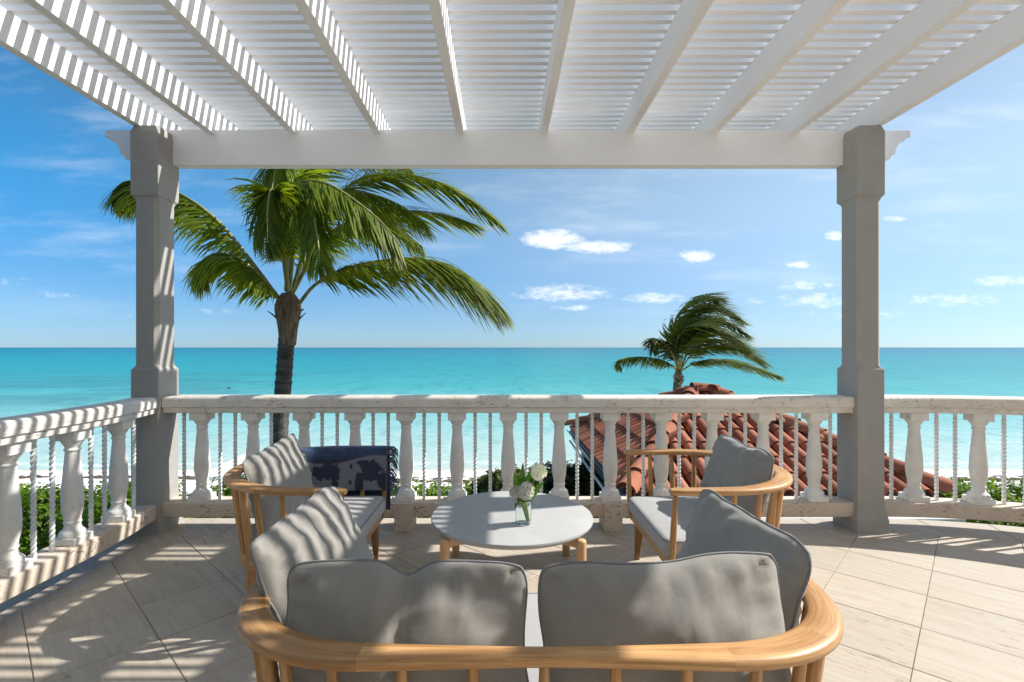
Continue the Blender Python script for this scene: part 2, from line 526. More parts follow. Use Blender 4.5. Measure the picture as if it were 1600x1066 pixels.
def mat_trunk():
    m, t, b = material('palm_bark')
    c = coords(t, 'Object')
    n1 = t.noise(t.mapping(c, (3, 3, 14)), 1.0, 5, 0.65, 0.4)
    n2 = t.noise(t.mapping(c, (20, 20, 40)), 1.0, 4, 0.6)
    base = t.mix(t.ramp(n1, 0.3, 0.7), (0.045, 0.04, 0.034), (0.15, 0.135, 0.115))
    base = t.mix(t.math('MULTIPLY', t.ramp(n2, 0.5, 0.75), 0.6), base, (0.035, 0.03, 0.026))
    t.l.new(base, b.inputs['Base Color'])
    b.inputs['Roughness'].default_value = 0.9
    bump(t, b, t.math('ADD', n1, n2), 0.8, 0.02)
    return m


M = {}
M['paint'] = mat_paint('white_painted_wood', (0.91, 0.905, 0.90))
M['paint_y'] = mat_paint('white_painted_rafter', (0.89, 0.89, 0.89), grain_axis=1)
M['iron'] = mat_plain('white_iron_paint', (0.78, 0.78, 0.77), 0.4, 0.05, 30, bmp=0.1)
M['baluster'] = mat_stone('cast_stone', (0.83, 0.80, 0.74), (0.6, 0.5, 0.4), 0.12, 1.0, 0.7)
M['coral'] = mat_stone('coral_stone', (0.78, 0.725, 0.64), (0.34, 0.21, 0.12), 0.75, 1.0, 0.75)
M['coral2'] = mat_stone('weathered_coral_stone', (0.66, 0.55, 0.44), (0.27, 0.15, 0.08), 0.9, 0.9, 0.8)
M['stucco'] = mat_stucco()
M['trav'] = mat_travertine()
M['grout'] = mat_plain('grout', (0.36, 0.29, 0.22), 0.9, 0.15, 30)
M['teak'] = mat_wood('teak_rail', (0.345, 0.160, 0.050), (0.56, 0.325, 0.135))
M['teak_dark'] = mat_wood('teak_leg', (0.22, 0.105, 0.038), (0.31, 0.165, 0.06))
M['beech'] = mat_wood('pale_table_wood', (0.54, 0.32, 0.15), (0.66, 0.43, 0.23))
M['fabric'] = mat_fabric('grey_cushion_weave', (0.275, 0.256, 0.225))
M['seat_fabric'] = mat_fabric('grey_seat_weave', (0.37, 0.36, 0.345))
M['piping'] = mat_plain('grey_piping', (0.20, 0.20, 0.20), 0.9, 0.2, 200)
M['concrete'] = mat_concrete()
M['throw'] = mat_throw()
M['fringe'] = mat_plain('navy_yarn', (0.06, 0.10, 0.18), 0.95, 0.5, 90)
M['sand'] = mat_sand()
M['sea'] = mat_sea()
M['tile'] = mat_terracotta()
M['roofbed'] = mat_plain('roof_bed', (0.14, 0.055, 0.04), 0.9, 0.3, 8)
M['trunk'] = mat_trunk()
def mat_boot():
    m, t, b = material('palm_boot_fibre')
    c = coords(t, 'Object')
    n1 = t.noise(t.mapping(c, (26, 26, 3)), 1.0, 5, 0.7, 0.6)
    n2 = t.noise(c, 4, 4)
    base = t.mix(t.ramp(n1, 0.32, 0.68), (0.09, 0.055, 0.032), (0.36, 0.25, 0.155))
    base = t.mix(t.math('MULTIPLY', t.ramp(n2, 0.45, 0.7), 0.5), base, (0.30, 0.24, 0.18))
    t.l.new(base, b.inputs['Base Color'])
    b.inputs['Roughness'].default_value = 0.9
    bump(t, b, n1, 1.0, 0.03)
    return m


M['boot'] = mat_boot()
M['palm'] = mat_leaf('palm_leaf', (0.100, 0.150, 0.011), (0.180, 0.228, 0.018), (0.33, 0.29, 0.07), 0.42, True)
M['palm2'] = mat_leaf('far_palm_leaf', (0.055, 0.085, 0.012), (0.100, 0.130, 0.018), (0.26, 0.22, 0.09), 0.28, True)
M['rachis'] = mat_plain('palm_rib', (0.28, 0.27, 0.07), 0.5, 0.3, 20)
M['hedge'] = mat_leaf('hedge_leaf', (0.080, 0.160, 0.008), (0.155, 0.26, 0.012), trans=0.35)
M['shrub_dark'] = mat_leaf('dark_shrub_leaf', (0.026, 0.05, 0.018), (0.055, 0.085, 0.03), trans=0.2)
M['shrub_mid'] = mat_leaf('olive_shrub_leaf', (0.06, 0.09, 0.025), (0.12, 0.15, 0.04), trans=0.25)
M['twig'] = mat_plain('twig', (0.12, 0.085, 0.055), 0.9, 0.3, 20)
M['weed'] = mat_plain('dry_seaweed', (0.10, 0.065, 0.04), 0.9, 0.5, 15)
M['white'] = mat_plain('white_canvas', (0.80, 0.80, 0.79), 0.8, 0.04, 6)
M['fascia'] = mat_plain('pale_fascia_paint', (0.55, 0.55, 0.54), 0.6, 0.08, 8)
M['gutter'] = mat_plain('dark_gutter', (0.03, 0.037, 0.045), 0.35, 0.2, 12)
M['pavpost'] = mat_plain('grey_green_stucco', (0.27, 0.28, 0.24), 0.9, 0.1, 25)
M['house'] = mat_plain('house_render', (0.46, 0.445, 0.415), 0.9, 0.08, 6)
M['slab'] = mat_plain('slab_plaster', (0.62, 0.57, 0.50), 0.85, 0.08, 6)
M['glass'] = mat_glass('vase_glass')
M['water'] = mat_glass('vase_water', (0.98, 1.0, 0.98), 1.33)
M['petal'] = mat_leaf('white_petal', (0.84, 0.83, 0.70), (0.88, 0.88, 0.82), trans=0.4, tcol=(1.1, 1.1, 0.95))
M['stem'] = mat_leaf('flower_stem', (0.17, 0.27, 0.04), (0.24, 0.36, 0.07), trans=0.2)
M['fleaf'] = mat_leaf('flower_leaf', (0.05, 0.14, 0.02), (0.09, 0.21, 0.03), trans=0.3)
M['buoy'] = mat_plain('dark_buoy', (0.03, 0.05, 0.06), 0.5, 0.2, 5)


# ------------------------------------------------------------------ mesh building
class MB:
    def __init__(s):
        s.v, s.f, s.uv = [], [], []

    def add(s, verts, faces, uvs=None):
        o = len(s.v)
        s.v += [tuple(q) for q in verts]
        for i, f in enumerate(faces):
            s.f.append(tuple(k + o for k in f))
            s.uv.append(uvs[i] if uvs else None)

    def box(s, x0, x1, y0, y1, z0, z1):
        v = [(x, y, z) for z in (z0, z1) for y in (y0, y1) for x in (x0, x1)]
        s.add(v, [(0, 2, 3, 1), (4, 5, 7, 6), (0, 1, 5, 4), (2, 6, 7, 3), (0, 4, 6, 2), (1, 3, 7, 5)])

    def loft(s, rings, cap=True, closed=True):
        """rings: lists of equally many points, joined one to the next; uv = (running length, share of girth)"""
        n = len(rings[0])
        v = [q for r in rings for q in r]
        f, uv = [], []
        run = [0.0]
        for i in range(1, len(rings)):
            run.append(run[-1] + (sum((Vector(q) for q in rings[i]), Vector()) / n - sum((Vector(q) for q in rings[i - 1]), Vector()) / n).length)
        g = [0.0]
        for k in range(n):
            g.append(g[-1] + (Vector(rings[0][k]) - Vector(rings[0][(k + 1) % n])).length)
        m = n if closed else n - 1
        for i in range(len(rings) - 1):
            for k in range(m):
                k2 = (k + 1) % n
                f.append((i * n + k, i * n + k2, (i + 1) * n + k2, (i + 1) * n + k))
                uv.append(((run[i], g[k]), (run[i], g[k + 1]), (run[i + 1], g[k + 1]), (run[i + 1], g[k])))
        if cap:
            e = (len(rings) - 1) * n
            f.append(tuple(range(n - 1, -1, -1)))
            uv.append(tuple((0.0, 0.01 * k) for k in range(n)))
            f.append(tuple(e + k for k in range(n)))
            uv.append(tuple((run[-1], 0.01 * k) for k in range(n)))
        s.add(v, f, uv)

    def tube(s, pts, rad, n=8, cap=True):
        pts = [Vector(p) for p in pts]
        rings = []
        ref = None
        for i, p in enumerate(pts):
            t = (pts[min(i + 1, len(pts) - 1)] - pts[max(i - 1, 0)]).normalized()
            if ref is None:
                ref = Vector((0, 0, 1)) if abs(t.z) < 0.9 else Vector((1, 0, 0))
            a = (ref - t * ref.dot(t)).normalized()
            ref = a
            b = t.cross(a)
            r = rad[i] if isinstance(rad, (list, tuple)) else rad
            rings.append([p + (a * math.cos(2 * PI * k / n) + b * math.sin(2 * PI * k / n)) * r for k in range(n)])
        s.loft(rings, cap)

    def lathe(s, prof, n=24, cx=0, cy=0, cap=True):
        rings = [[(cx + r * math.cos(2 * PI * k / n), cy + r * math.sin(2 * PI * k / n), z) for k in range(n)] for r, z in prof]
        s.loft(rings, cap)

    def sweep(s, path, prof, cap=True):
        """path: 2-D or 3-D points on the level; prof: function(i, t) -> list of (across, up)"""
        pts = [Vector(p) if len(p) == 3 else Vector((p[0], p[1], 0)) for p in path]
        rings = []
        for i, p in enumerate(pts):
            a = pts[max(i - 1, 0)]
            c = pts[min(i + 1, len(pts) - 1)]
            t = (c - a)
            t.z = 0
            t.normalize()
            nrm = Vector((t.y, -t.x, 0))
            pr = prof(i, i / (len(pts) - 1)) if callable(prof) else prof
            rings.append([p + nrm * q[0] + Vector((0, 0, q[1])) for q in pr])
        s.loft(rings, cap)

    def mesh(s, name, mat, smooth=None):
        me = bpy.data.meshes.new(name)
        me.from_pydata(s.v, [], s.f)
        if any(s.uv):
            l = me.uv_layers.new(name='UVMap')
            flat = []
            for f, u in zip(s.f, s.uv):
                for k in range(len(f)):
                    flat += list(u[k]) if u else [0.0, 0.0]
            l.data.foreach_set('uv', flat)
        me.materials.append(mat)
        me.validate()
        me.update()
        if smooth is not None:
            me.shade_smooth()
            me.set_sharp_from_angle(angle=R(smooth))
        return me


def link(name, me, parent=None, loc=None, bevel=0):
    o = bpy.data.objects.new(name, me)
    col.objects.link(o)
    if parent is not None:
        o.parent = parent
    if loc is not None:
        o.location = loc
    if bevel:
        b = o.modifiers.new('edge', 'BEVEL')
        b.width = bevel
        b.segments = 2
        b.limit_method = 'ANGLE'
        b.angle_limit = R(40)
    return o


def empty(name, loc=(0, 0, 0), rz=0):
    o = bpy.data.objects.new(name, None)
    o.empty_display_size = 0.1
    col.objects.link(o)
    o.location = loc
    o.rotation_euler = (0, 0, rz)
    return o


def tag(o, label, cat, group=None, kind=None):
    o['label'] = label
    o['category'] = cat
    if group:
        o['group'] = group
    if kind:
        o['kind'] = kind
    return o


def copy_tree(o, parent=None):
    c = o.copy()
    col.objects.link(c)
    if parent is not None:
        c.parent = parent
    for ch in list(o.children):
        copy_tree(ch, c)
    return c


def spline(ctrl, n):
    """Catmull-Rom through the control points"""
    p = [Vector(q) for q in ctrl]
    p = [p[0] * 2 - p[1]] + p + [p[-1] * 2 - p[-2]]
    out = []
    segs = len(p) - 3
    for i in range(n + 1):
        u = i / n * segs
        k = min(int(u), segs - 1)
        u -= k
        a, b, c, d = p[k:k + 4]
        out.append(0.5 * ((2 * b) + (c - a) * u + (2 * a - 5 * b + 4 * c - d) * u * u + (3 * b - a - 3 * c + d) * u ** 3))
    return out


# ================================================================== SETTING
# ---- terrain: low dune by the house, beach, sea bed
def ground_z(x, y):
    prof = [(-60, -2.6), (5, -2.5), (14, -2.95), (19, -3.5), (22.5, -4.02), (30, -4.7), (60, -7), (400, -9)]
    for (a, za), (b, zb) in zip(prof, prof[1:]):
        if y <= b:
            k = max(0, (y - a) / (b - a))
            z = za + (zb - za) * k
            break
    else:
        z = -9
    z += 0.10 * noise.noise(Vector((x * 0.13, y * 0.2, 3))) + 0.03 * noise.noise(Vector((x * 0.6, y * 0.9, 1)))
    return z


mb = MB()
xs = sorted(set([-4000, -1500, -600, -250, -120] + [-80 + 1.0 * i for i in range(161)] + [120, 250, 600, 1500, 4000]))
ys = [-60, -30, -10, 0] + [3 + .5 * i for i in range(55)] + [34, 40, 60, 120, 400]
vv = [(x, y, ground_z(x, y)) for y in ys for x in xs]
nx = len(xs)
mb.add(vv, [(j * nx + i, j * nx + i + 1, (j + 1) * nx + i + 1, (j + 1) * nx + i) for j in range(len(ys) - 1) for i in range(nx - 1)])
o = link('beach', mb.mesh('beach', M['sand'], 60))
o['kind'] = 'structure'
o['label'] = 'pale sand beach below the terrace'

mb = MB()
xs = [-30000, -8000, -2000, -500, -150, 150, 500, 2000, 8000, 30000]
ys = [15, 40, 100, 300, 1000, 4000, 12000, 40000]
nx = len(xs)
mb.add([(x, y, -4.0) for y in ys for x in xs], [(j * nx + i, j * nx + i + 1, (j + 1) * nx + i + 1, (j + 1) * nx + i) for j in range(len(ys) - 1) for i in range(nx - 1)])
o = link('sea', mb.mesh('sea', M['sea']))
o['kind'] = 'structure'
o['label'] = 'turquoise sea running out to the horizon'

# ---- the house front the terrace belongs to
mb = MB()
mb.box(-9, 9, -2.1, -1.75, -2.7, 5.2)
o = link('house_wall', mb.mesh('house_wall', M['house']))
o['kind'] = 'structure'
# ---- terrace floor
ARC_C, ARC_R = (3.0, 0.75), 3.3


def arc(r, a0=90, a1=-20, n=36):
    return [(ARC_C[0] + r * math.cos(R(a0 + (a1 - a0) * i / n)), ARC_C[1] + r * math.sin(R(a0 + (a1 - a0) * i / n))) for i in range(n + 1)]


def outline(left, front, r, back=-1.6):
    a = arc(r)
    return [(left, back), (a[-1][0], back)] + a[::-1] + [(left, front)]


floor = empty('terrace_floor')
floor['kind'] = 'structure'
floor['label'] = 'terrace paved with diagonal travertine tiles'
OUT = outline(-3.02, 4.27, 3.52)
mb = MB()
n = len(OUT)
mb.loft([[(x, y, z) for x, y in OUT] for z in (-0.32, -0.012)])
link('slab', mb.mesh('slab', M['slab']), floor)
mb = MB()
G = outline(-3.0, 4.25, 3.50)
mb.add([(x, y, -0.006) for x, y in G], [tuple(range(len(G)))])
link('grout_bed', mb.mesh('grout_bed', M['grout']), floor)


def clip(poly, edge_pts):
    """clip a convex polygon by a convex counter-clockwise outline"""
    out = poly
    m = len(edge_pts)
    for i in range(m):
        a, b = edge_pts[i], edge_pts[(i + 1) % m]
        ex, ey = b[0] - a[0], b[1] - a[1]
        src, out = out, []
        for k in range(len(src)):
            p, q = src[k], src[(k + 1) % len(src)]
            sp_ = ex * (p[1] - a[1]) - ey * (p[0] - a[0])
            sq_ = ex * (q[1] - a[1]) - ey * (q[0] - a[0])
            if sp_ >= 0:
                out.append(p)
            if (sp_ >= 0) != (sq_ >= 0):
                f_ = sp_ / (sp_ - sq_)
                out.append((p[0] + (q[0] - p[0]) * f_, p[1] + (q[1] - p[1]) * f_))
        if len(out) < 3:
            return []
    return out


def area(p):
    return 0.5 * sum(p[i][0] * p[(i + 1) % len(p)][1] - p[(i + 1) % len(p)][0] * p[i][1] for i in range(len(p)))


rng = random.Random(4)


def stone_tile(poly, name='tile', th=0.011):
    if area(poly) < 0:
        poly = poly[::-1]
    cx = sum(p[0] for p in poly) / len(poly)
    cy = sum(p[1] for p in poly) / len(poly)
    dz = rng.uniform(-0.0008, 0.0008)
    tx, ty = rng.uniform(-.0008, .0008), rng.uniform(-.0008, .0008)

    def ring(k, z):
        r = []
        for x, y in poly:
            dx, dy = x - cx, y - cy
            l = math.hypot(dx, dy) or 1
            s_ = max(0.0, 1 - k / l)
            r.append((dx * s_, dy * s_, z + dz + dx * tx + dy * ty))
        return r
    m_ = MB()
    m_.loft([ring(0, -th), ring(0, -0.002), ring(0.0025, 0)])
    return link(name, m_.mesh(name, M['trav']), floor, (cx, cy, 0))


FIELD = outline(-2.66, 3.85, 3.10)
c45 = math.sqrt(.5)
PITCH, U0, V0, GAP = 0.456, 3.82, -0.209, 0.004
CA, SA = math.cos(R(46.5)), math.sin(R(46.5))
for i in range(-22, 12):
    for k in range(-16, 22):
        u0, v0 = U0 + i * PITCH, V0 + k * PITCH
        g = GAP / 2
        q = [(u0 + g, v0 + g), (u0 + PITCH - g, v0 + g), (u0 + PITCH - g, v0 + PITCH - g), (u0 + g, v0 + PITCH - g)]
        pl = [(u * CA + v * SA, u * SA - v * CA) for u, v in q][::-1]
        pl = clip(pl, FIELD)
        if len(pl) >= 3 and abs(area(pl)) > 0.003:
            stone_tile(pl)
# border tiles along the balustrades
for k in range(14):                                     # left side
    y1 = 3.85 - k * 0.42
    if y1 - .42 < -1.6:
        break
    stone_tile([(-2.99, y1 - .42 + .004), (-2.665, y1 - .42 + .004), (-2.665, y1), (-2.99, y1)], 'border_tile')
stone_tile([(-2.99, 3.855), (-2.665, 3.855), (-2.665, 4.24), (-2.99, 4.24)], 'border_tile')
for k in range(12):
    x0 = -2.66 + k * (5.66 / 12)
    stone_tile([(x0, 3.855), (x0 + 5.66 / 12 - .005, 3.855), (x0 + 5.66 / 12 - .005, 4.24), (x0, 4.24)], 'border_tile')
for k in range(13):
    a0, a1 = 90 - k * 8.2, 90 - (k + 1) * 8.2 + .08
    p0, p1 = arc(3.105, a0, a1, 4), arc(3.49, a0, a1, 4)
    stone_tile(p0 + p1[::-1], 'border_tile')


# ================================================================== COLUMNS
def column(x0, x1, label):
    y0, y1 = 3.90, 4.15
    cx, cy = (x0 + x1) / 2, (y0 + y1) / 2
    hx, hy = (x1 - x0) / 2, (y1 - y0) / 2

    def ring(k, c, z):
        a, b = hx + k, hy + k
        return [(a, -b + c, z), (a, b - c, z), (a - c, b, z), (-a + c, b, z), (-a, b - c, z), (-a, -b + c, z), (-a + c, -b, z), (a - c, -b, z)]
    e = 0.004
    rings = [ring(.022, e, 0), ring(.022, e, .10), ring(.012, e, .145), ring(.004, e, .185), ring(0, e, .24), ring(0, e, 1.275), ring(-.010, .012, 1.292), ring(-.012, .030, 1.31),
             ring(-.012, .030, 2.60), ring(-.010, .014, 2.628), ring(.002, e, 2.645), ring(.003, e, 3.14), ring(-.006, .02, 3.188)]
    m_ = MB()
    m_.loft(rings)
    o_ = link('stone_column', m_.mesh('stone_column', M['stucco']), None, (cx, cy, 0))
    return tag(o_, label, 'column', 'stucco columns carrying the pergola')


column(-2.905, -2.690, 'grey stucco column with lattice light stripes, in front of the palm')
column(2.780, 2.988, 'grey stucco column in shade between the red tiled roof and curved balustrade')

# ================================================================== BALUSTRADES
BZ0, BZ1 = 0.22, 0.93


def baluster_mesh():
    m_ = MB()
    for (h, z0, z1) in ((.074, BZ0, .262), (.068, .868, BZ1 + .002)):
        c = .004
        m_.loft([[(h * sx - c * sx * ax, h * sy - c * sy * (1 - ax), z) for sx, sy, ax in ((1, -1, 1), (1, -1, 0), (1, 1, 0), (1, 1, 1), (-1, 1, 1), (-1, 1, 0), (-1, -1, 0), (-1, -1, 1))] for z in (z0, z1)])
    prof = [(.070, .258), (.071, .268), (.070, .285), (.062, .297), (.051, .305), (.044, .320), (.042, .337), (.047, .345), (.0475, .353), (.043, .360), (.046, .385), (.053, .42),
            (.0575, .46), (.0585, .495), (.057, .54), (.053, .60), (.048, .66), (.043, .72), (.039, .77), (.0375, .795), (.043, .80), (.0445, .806), (.043, .812), (.038, .816),
            (.041, .828), (.049, .842), (.058, .856), (.064, .870)]
    m_.lathe(prof, 28)
    return m_.mesh('baluster', M['baluster'], 38)


def bar_mesh():
    m_ = MB()
    rings = []
    nr = 72
    for i in range(nr + 1):
        z = BZ0 + (BZ1 + .002 - BZ0) * i / nr
        k = min(1, max(0, (z - BZ0 - .03) / (BZ1 - BZ0 - .06)))
        a = k * (BZ1 - BZ0 - .06) / 0.125 * 2 * PI
        rings.append([(0.0155 * math.cos(a + PI / 4 + PI / 2 * q), 0.0155 * math.sin(a + PI / 4 + PI / 2 * q), z) for q in range(4)])
    m_.loft(rings)
    return m_.mesh('iron_bar', M['iron'], 50)


BAL, BAR = baluster_mesh(), bar_mesh()


def rounded(w_, z0, z1, r, k=5, lower=0.006):
    """closed profile with rounded upper edges"""
    p = [(-w_ + lower, z0), (w_ - lower, z0), (w_, z0 + lower)]
    p += [(w_ - r + r * math.cos(PI / 2 * i / k), z1 - r + r * math.sin(PI / 2 * i / k)) for i in range(k + 1)]
    p += [(-w_ + r - r * math.sin(PI / 2 * i / k), z1 - r + r * math.cos(PI / 2 * i / k)) for i in range(k + 1)]
    p += [(-w_, z0 + lower)]
    return p


def resample(path, step):
    pts = [Vector((p[0], p[1], 0)) for p in path]
    cum = [0]
    for a, b in zip(pts, pts[1:]):
        cum.append(cum[-1] + (b - a).length)

    def at(s_):
        s_ = min(max(s_, 0), cum[-1])
        for i in range(len(pts) - 1):
            if s_ <= cum[i + 1]:
                f_ = (s_ - cum[i]) / max(1e-9, cum[i + 1] - cum[i])
                return pts[i].lerp(pts[i + 1], f_), (pts[i + 1] - pts[i]).normalized()
        return pts[-1], (pts[-1] - pts[-2]).normalized()
    nn = max(2, int(cum[-1] / step))
    return [tuple(at(cum[-1] * i / nn)[0][:2]) for i in range(nn + 1)], at, cum[-1]


def balustrade(label, path, bal_s, bar_s, pier_s=(), low=0.0):
    root = empty('balustrade')
    tag(root, label, 'balustrade')
    pts, at, L = resample(path, 0.12)
    m_ = MB()
    m_.sweep(pts, rounded(.102, .974, 1.06, .03))
    link('coping', m_.mesh('coping', M['coral'], 40), root)
    m_ = MB()
    m_.sweep(pts, rounded(.088, BZ1, .9745, .004, 2))
    link('coping_band', m_.mesh('coping_band', M['coral'], 40), root)
    m_ = MB()
    m_.sweep(pts, rounded(.098, .108, BZ0, .012, 3))
    link('bottom_rail', m_.mesh('bottom_rail', M['coral2'], 40), root)
    for s_ in bal_s:
        p, t = at(s_)
        link('baluster', BAL, root, p).rotation_euler.z = math.atan2(t.y, t.x)
    for s_ in bar_s:
        p, t = at(s_)
        link('iron_bar', BAR, root, p).rotation_euler.z = math.atan2(t.y, t.x)
    for s_ in pier_s:
        p, t = at(s_)
        m_ = MB()
        m_.box(-.072, .072, -.125, .102, 0.001, .224)
        q = link('pier', m_.mesh('pier', M['coral2']), root, p, 0.006)
        q.rotation_euler.z = math.atan2(t.y, t.x)
    return root


# front: from column to column
x0f, x1f = -2.688, 2.778
step = (1272 - 316) / 12 * 4.04 / F
first = (316 - 785) / F * 4.04 - x0f
bs = [first + step * i for i in range(13)]
br = [first - .146, bs[-1] + .13]
for b in bs[:-1]:
    br += [b + step * .352, b + step * .648]
balustrade('straight stone balustrade between the two columns, facing the sea', [(x0f, 4.04), (x1f, 4.04)], bs, br, [bs[4] - .0, bs[8] - .0])
# left: towards the house
lp = [(-2.80, 3.895), (-2.765, 3.7), (-2.738, 3.5), (-2.722, 3.25), (-2.715, 2.9), (-2.72, 2.4), (-2.73, 1.8), (-2.73, -1.0)]
bs = [.325 + .4165 * i for i in range(11)]
br = [.14]
for b in bs:
    br += [b + .415 * .352, b + .415 * .648]
balustrade('stone balustrade striped by lattice shadows, running from the column past a green hedge', lp, bs, br)
# right: curved
rp = [(2.992, 4.05)] + arc(ARC_R, 89.5, -10, 60)
bs = [.335 + .455 * i for i in range(11)]
br = [.16]
for b in bs:
    br += [b + .455 * .36, b + .455 * .65]
balustrade('curved stone balustrade in full sun beyond the shaded column', rp, bs, br)

# ================================================================== PERGOLA
pergola = empty('pergola', (0, 4.1, 0))
tag(pergola, 'white painted timber pergola with slatted lattice roof over the terrace', 'pergola')
PZ = 3.19                                         # underside of rafters
RX = [-2.872, -2.374, -1.706, -1.02, -.344, .339, 1.033, 1.717, 2.374, 2.955]
RT = PZ + .195


def local(v):
    return (v[0], v[1] - 4.1, v[2])


m_ = MB()
bz0, bz1 = 2.937, 3.224
endp = [(0, bz1), (0.0, bz1 - .055), (.035, bz1 - .058), (.045, bz1 - .085), (.075, bz1 - .095), (.10, bz1 - .12), (.118, bz1 - .155), (.125, bz1 - .195), (.155, bz1 - .205), (.165, bz1 - .235), (.21, bz1 - .245), (.225, bz0)]
xl, xr = -3.245, 3.33
prof = [(xl + a, z) for a, z in endp] + [(xr - a, z) for a, z in endp[::-1]]
m_.loft([[(x, y, z) for x, z in prof] for y in (-.03, .06)])
link('beam', m_.mesh('beam', M['paint']), pergola, None, 0.004)
for i, x in enumerate(RX):
    m_ = MB()
    hw = .031
    rr = random.Random(i)
    m_.box(-hw, hw, -5.9, .58, PZ, RT)
    q = link('rafter', m_.mesh('rafter', M['paint_y']), pergola, (x, 0, 0), 0.005)
    q.rotation_euler.z = rr.uniform(-.0015, .0015)
m_ = MB()
m_.box(-3.02, 3.09, -.019, .019, 0, .038)
SL = m_.mesh('slat', M['paint'])
rs = random.Random(8)
for k in range(73):
    y = 4.62 - k * 0.0866
    q = link('slat', SL, pergola, (0.0, y - 4.1 + rs.uniform(-.002, .002), RT + .0012 + rs.uniform(0, .0008)))
    q.rotation_euler = (rs.uniform(-.012, .012), 0, rs.uniform(-.0006, .0006))


# ================================================================== FURNITURE
def rail_path(hw, front, back, nexp=2.6, ry=None, n=26):
    """U in plan: +x is the front; straight arms, rounded back. Returns points from the -y front end round to the +y front end"""
    ry = ry or hw
    bx = back                                        # x of the back
    cx = bx + ry                                     # where the curve starts along x
    half = []
    m1 = max(2, int((front - cx) / .05))
    for i in range(m1):
        half.append((front - (front - cx) * i / m1, -hw))
    yc = -hw + min(hw, ry)
    for i in range(n + 1):
        a = PI / 2 * i / n
        ex = 2 / nexp
        half.append((cx - ry * max(0, math.sin(a)) ** ex, yc - min(hw, ry) * max(0, math.cos(a)) ** ex))
    if yc < -0.01:
        m2 = max(1, int(-yc / .08))
        y0_ = half[-1][1]
        for i in range(1, m2 + 1):
            half.append((bx, y0_ * (1 - i / m2)))
    other = [(x, -y) for x, y in half[::-1]]
    return half + other[1:]


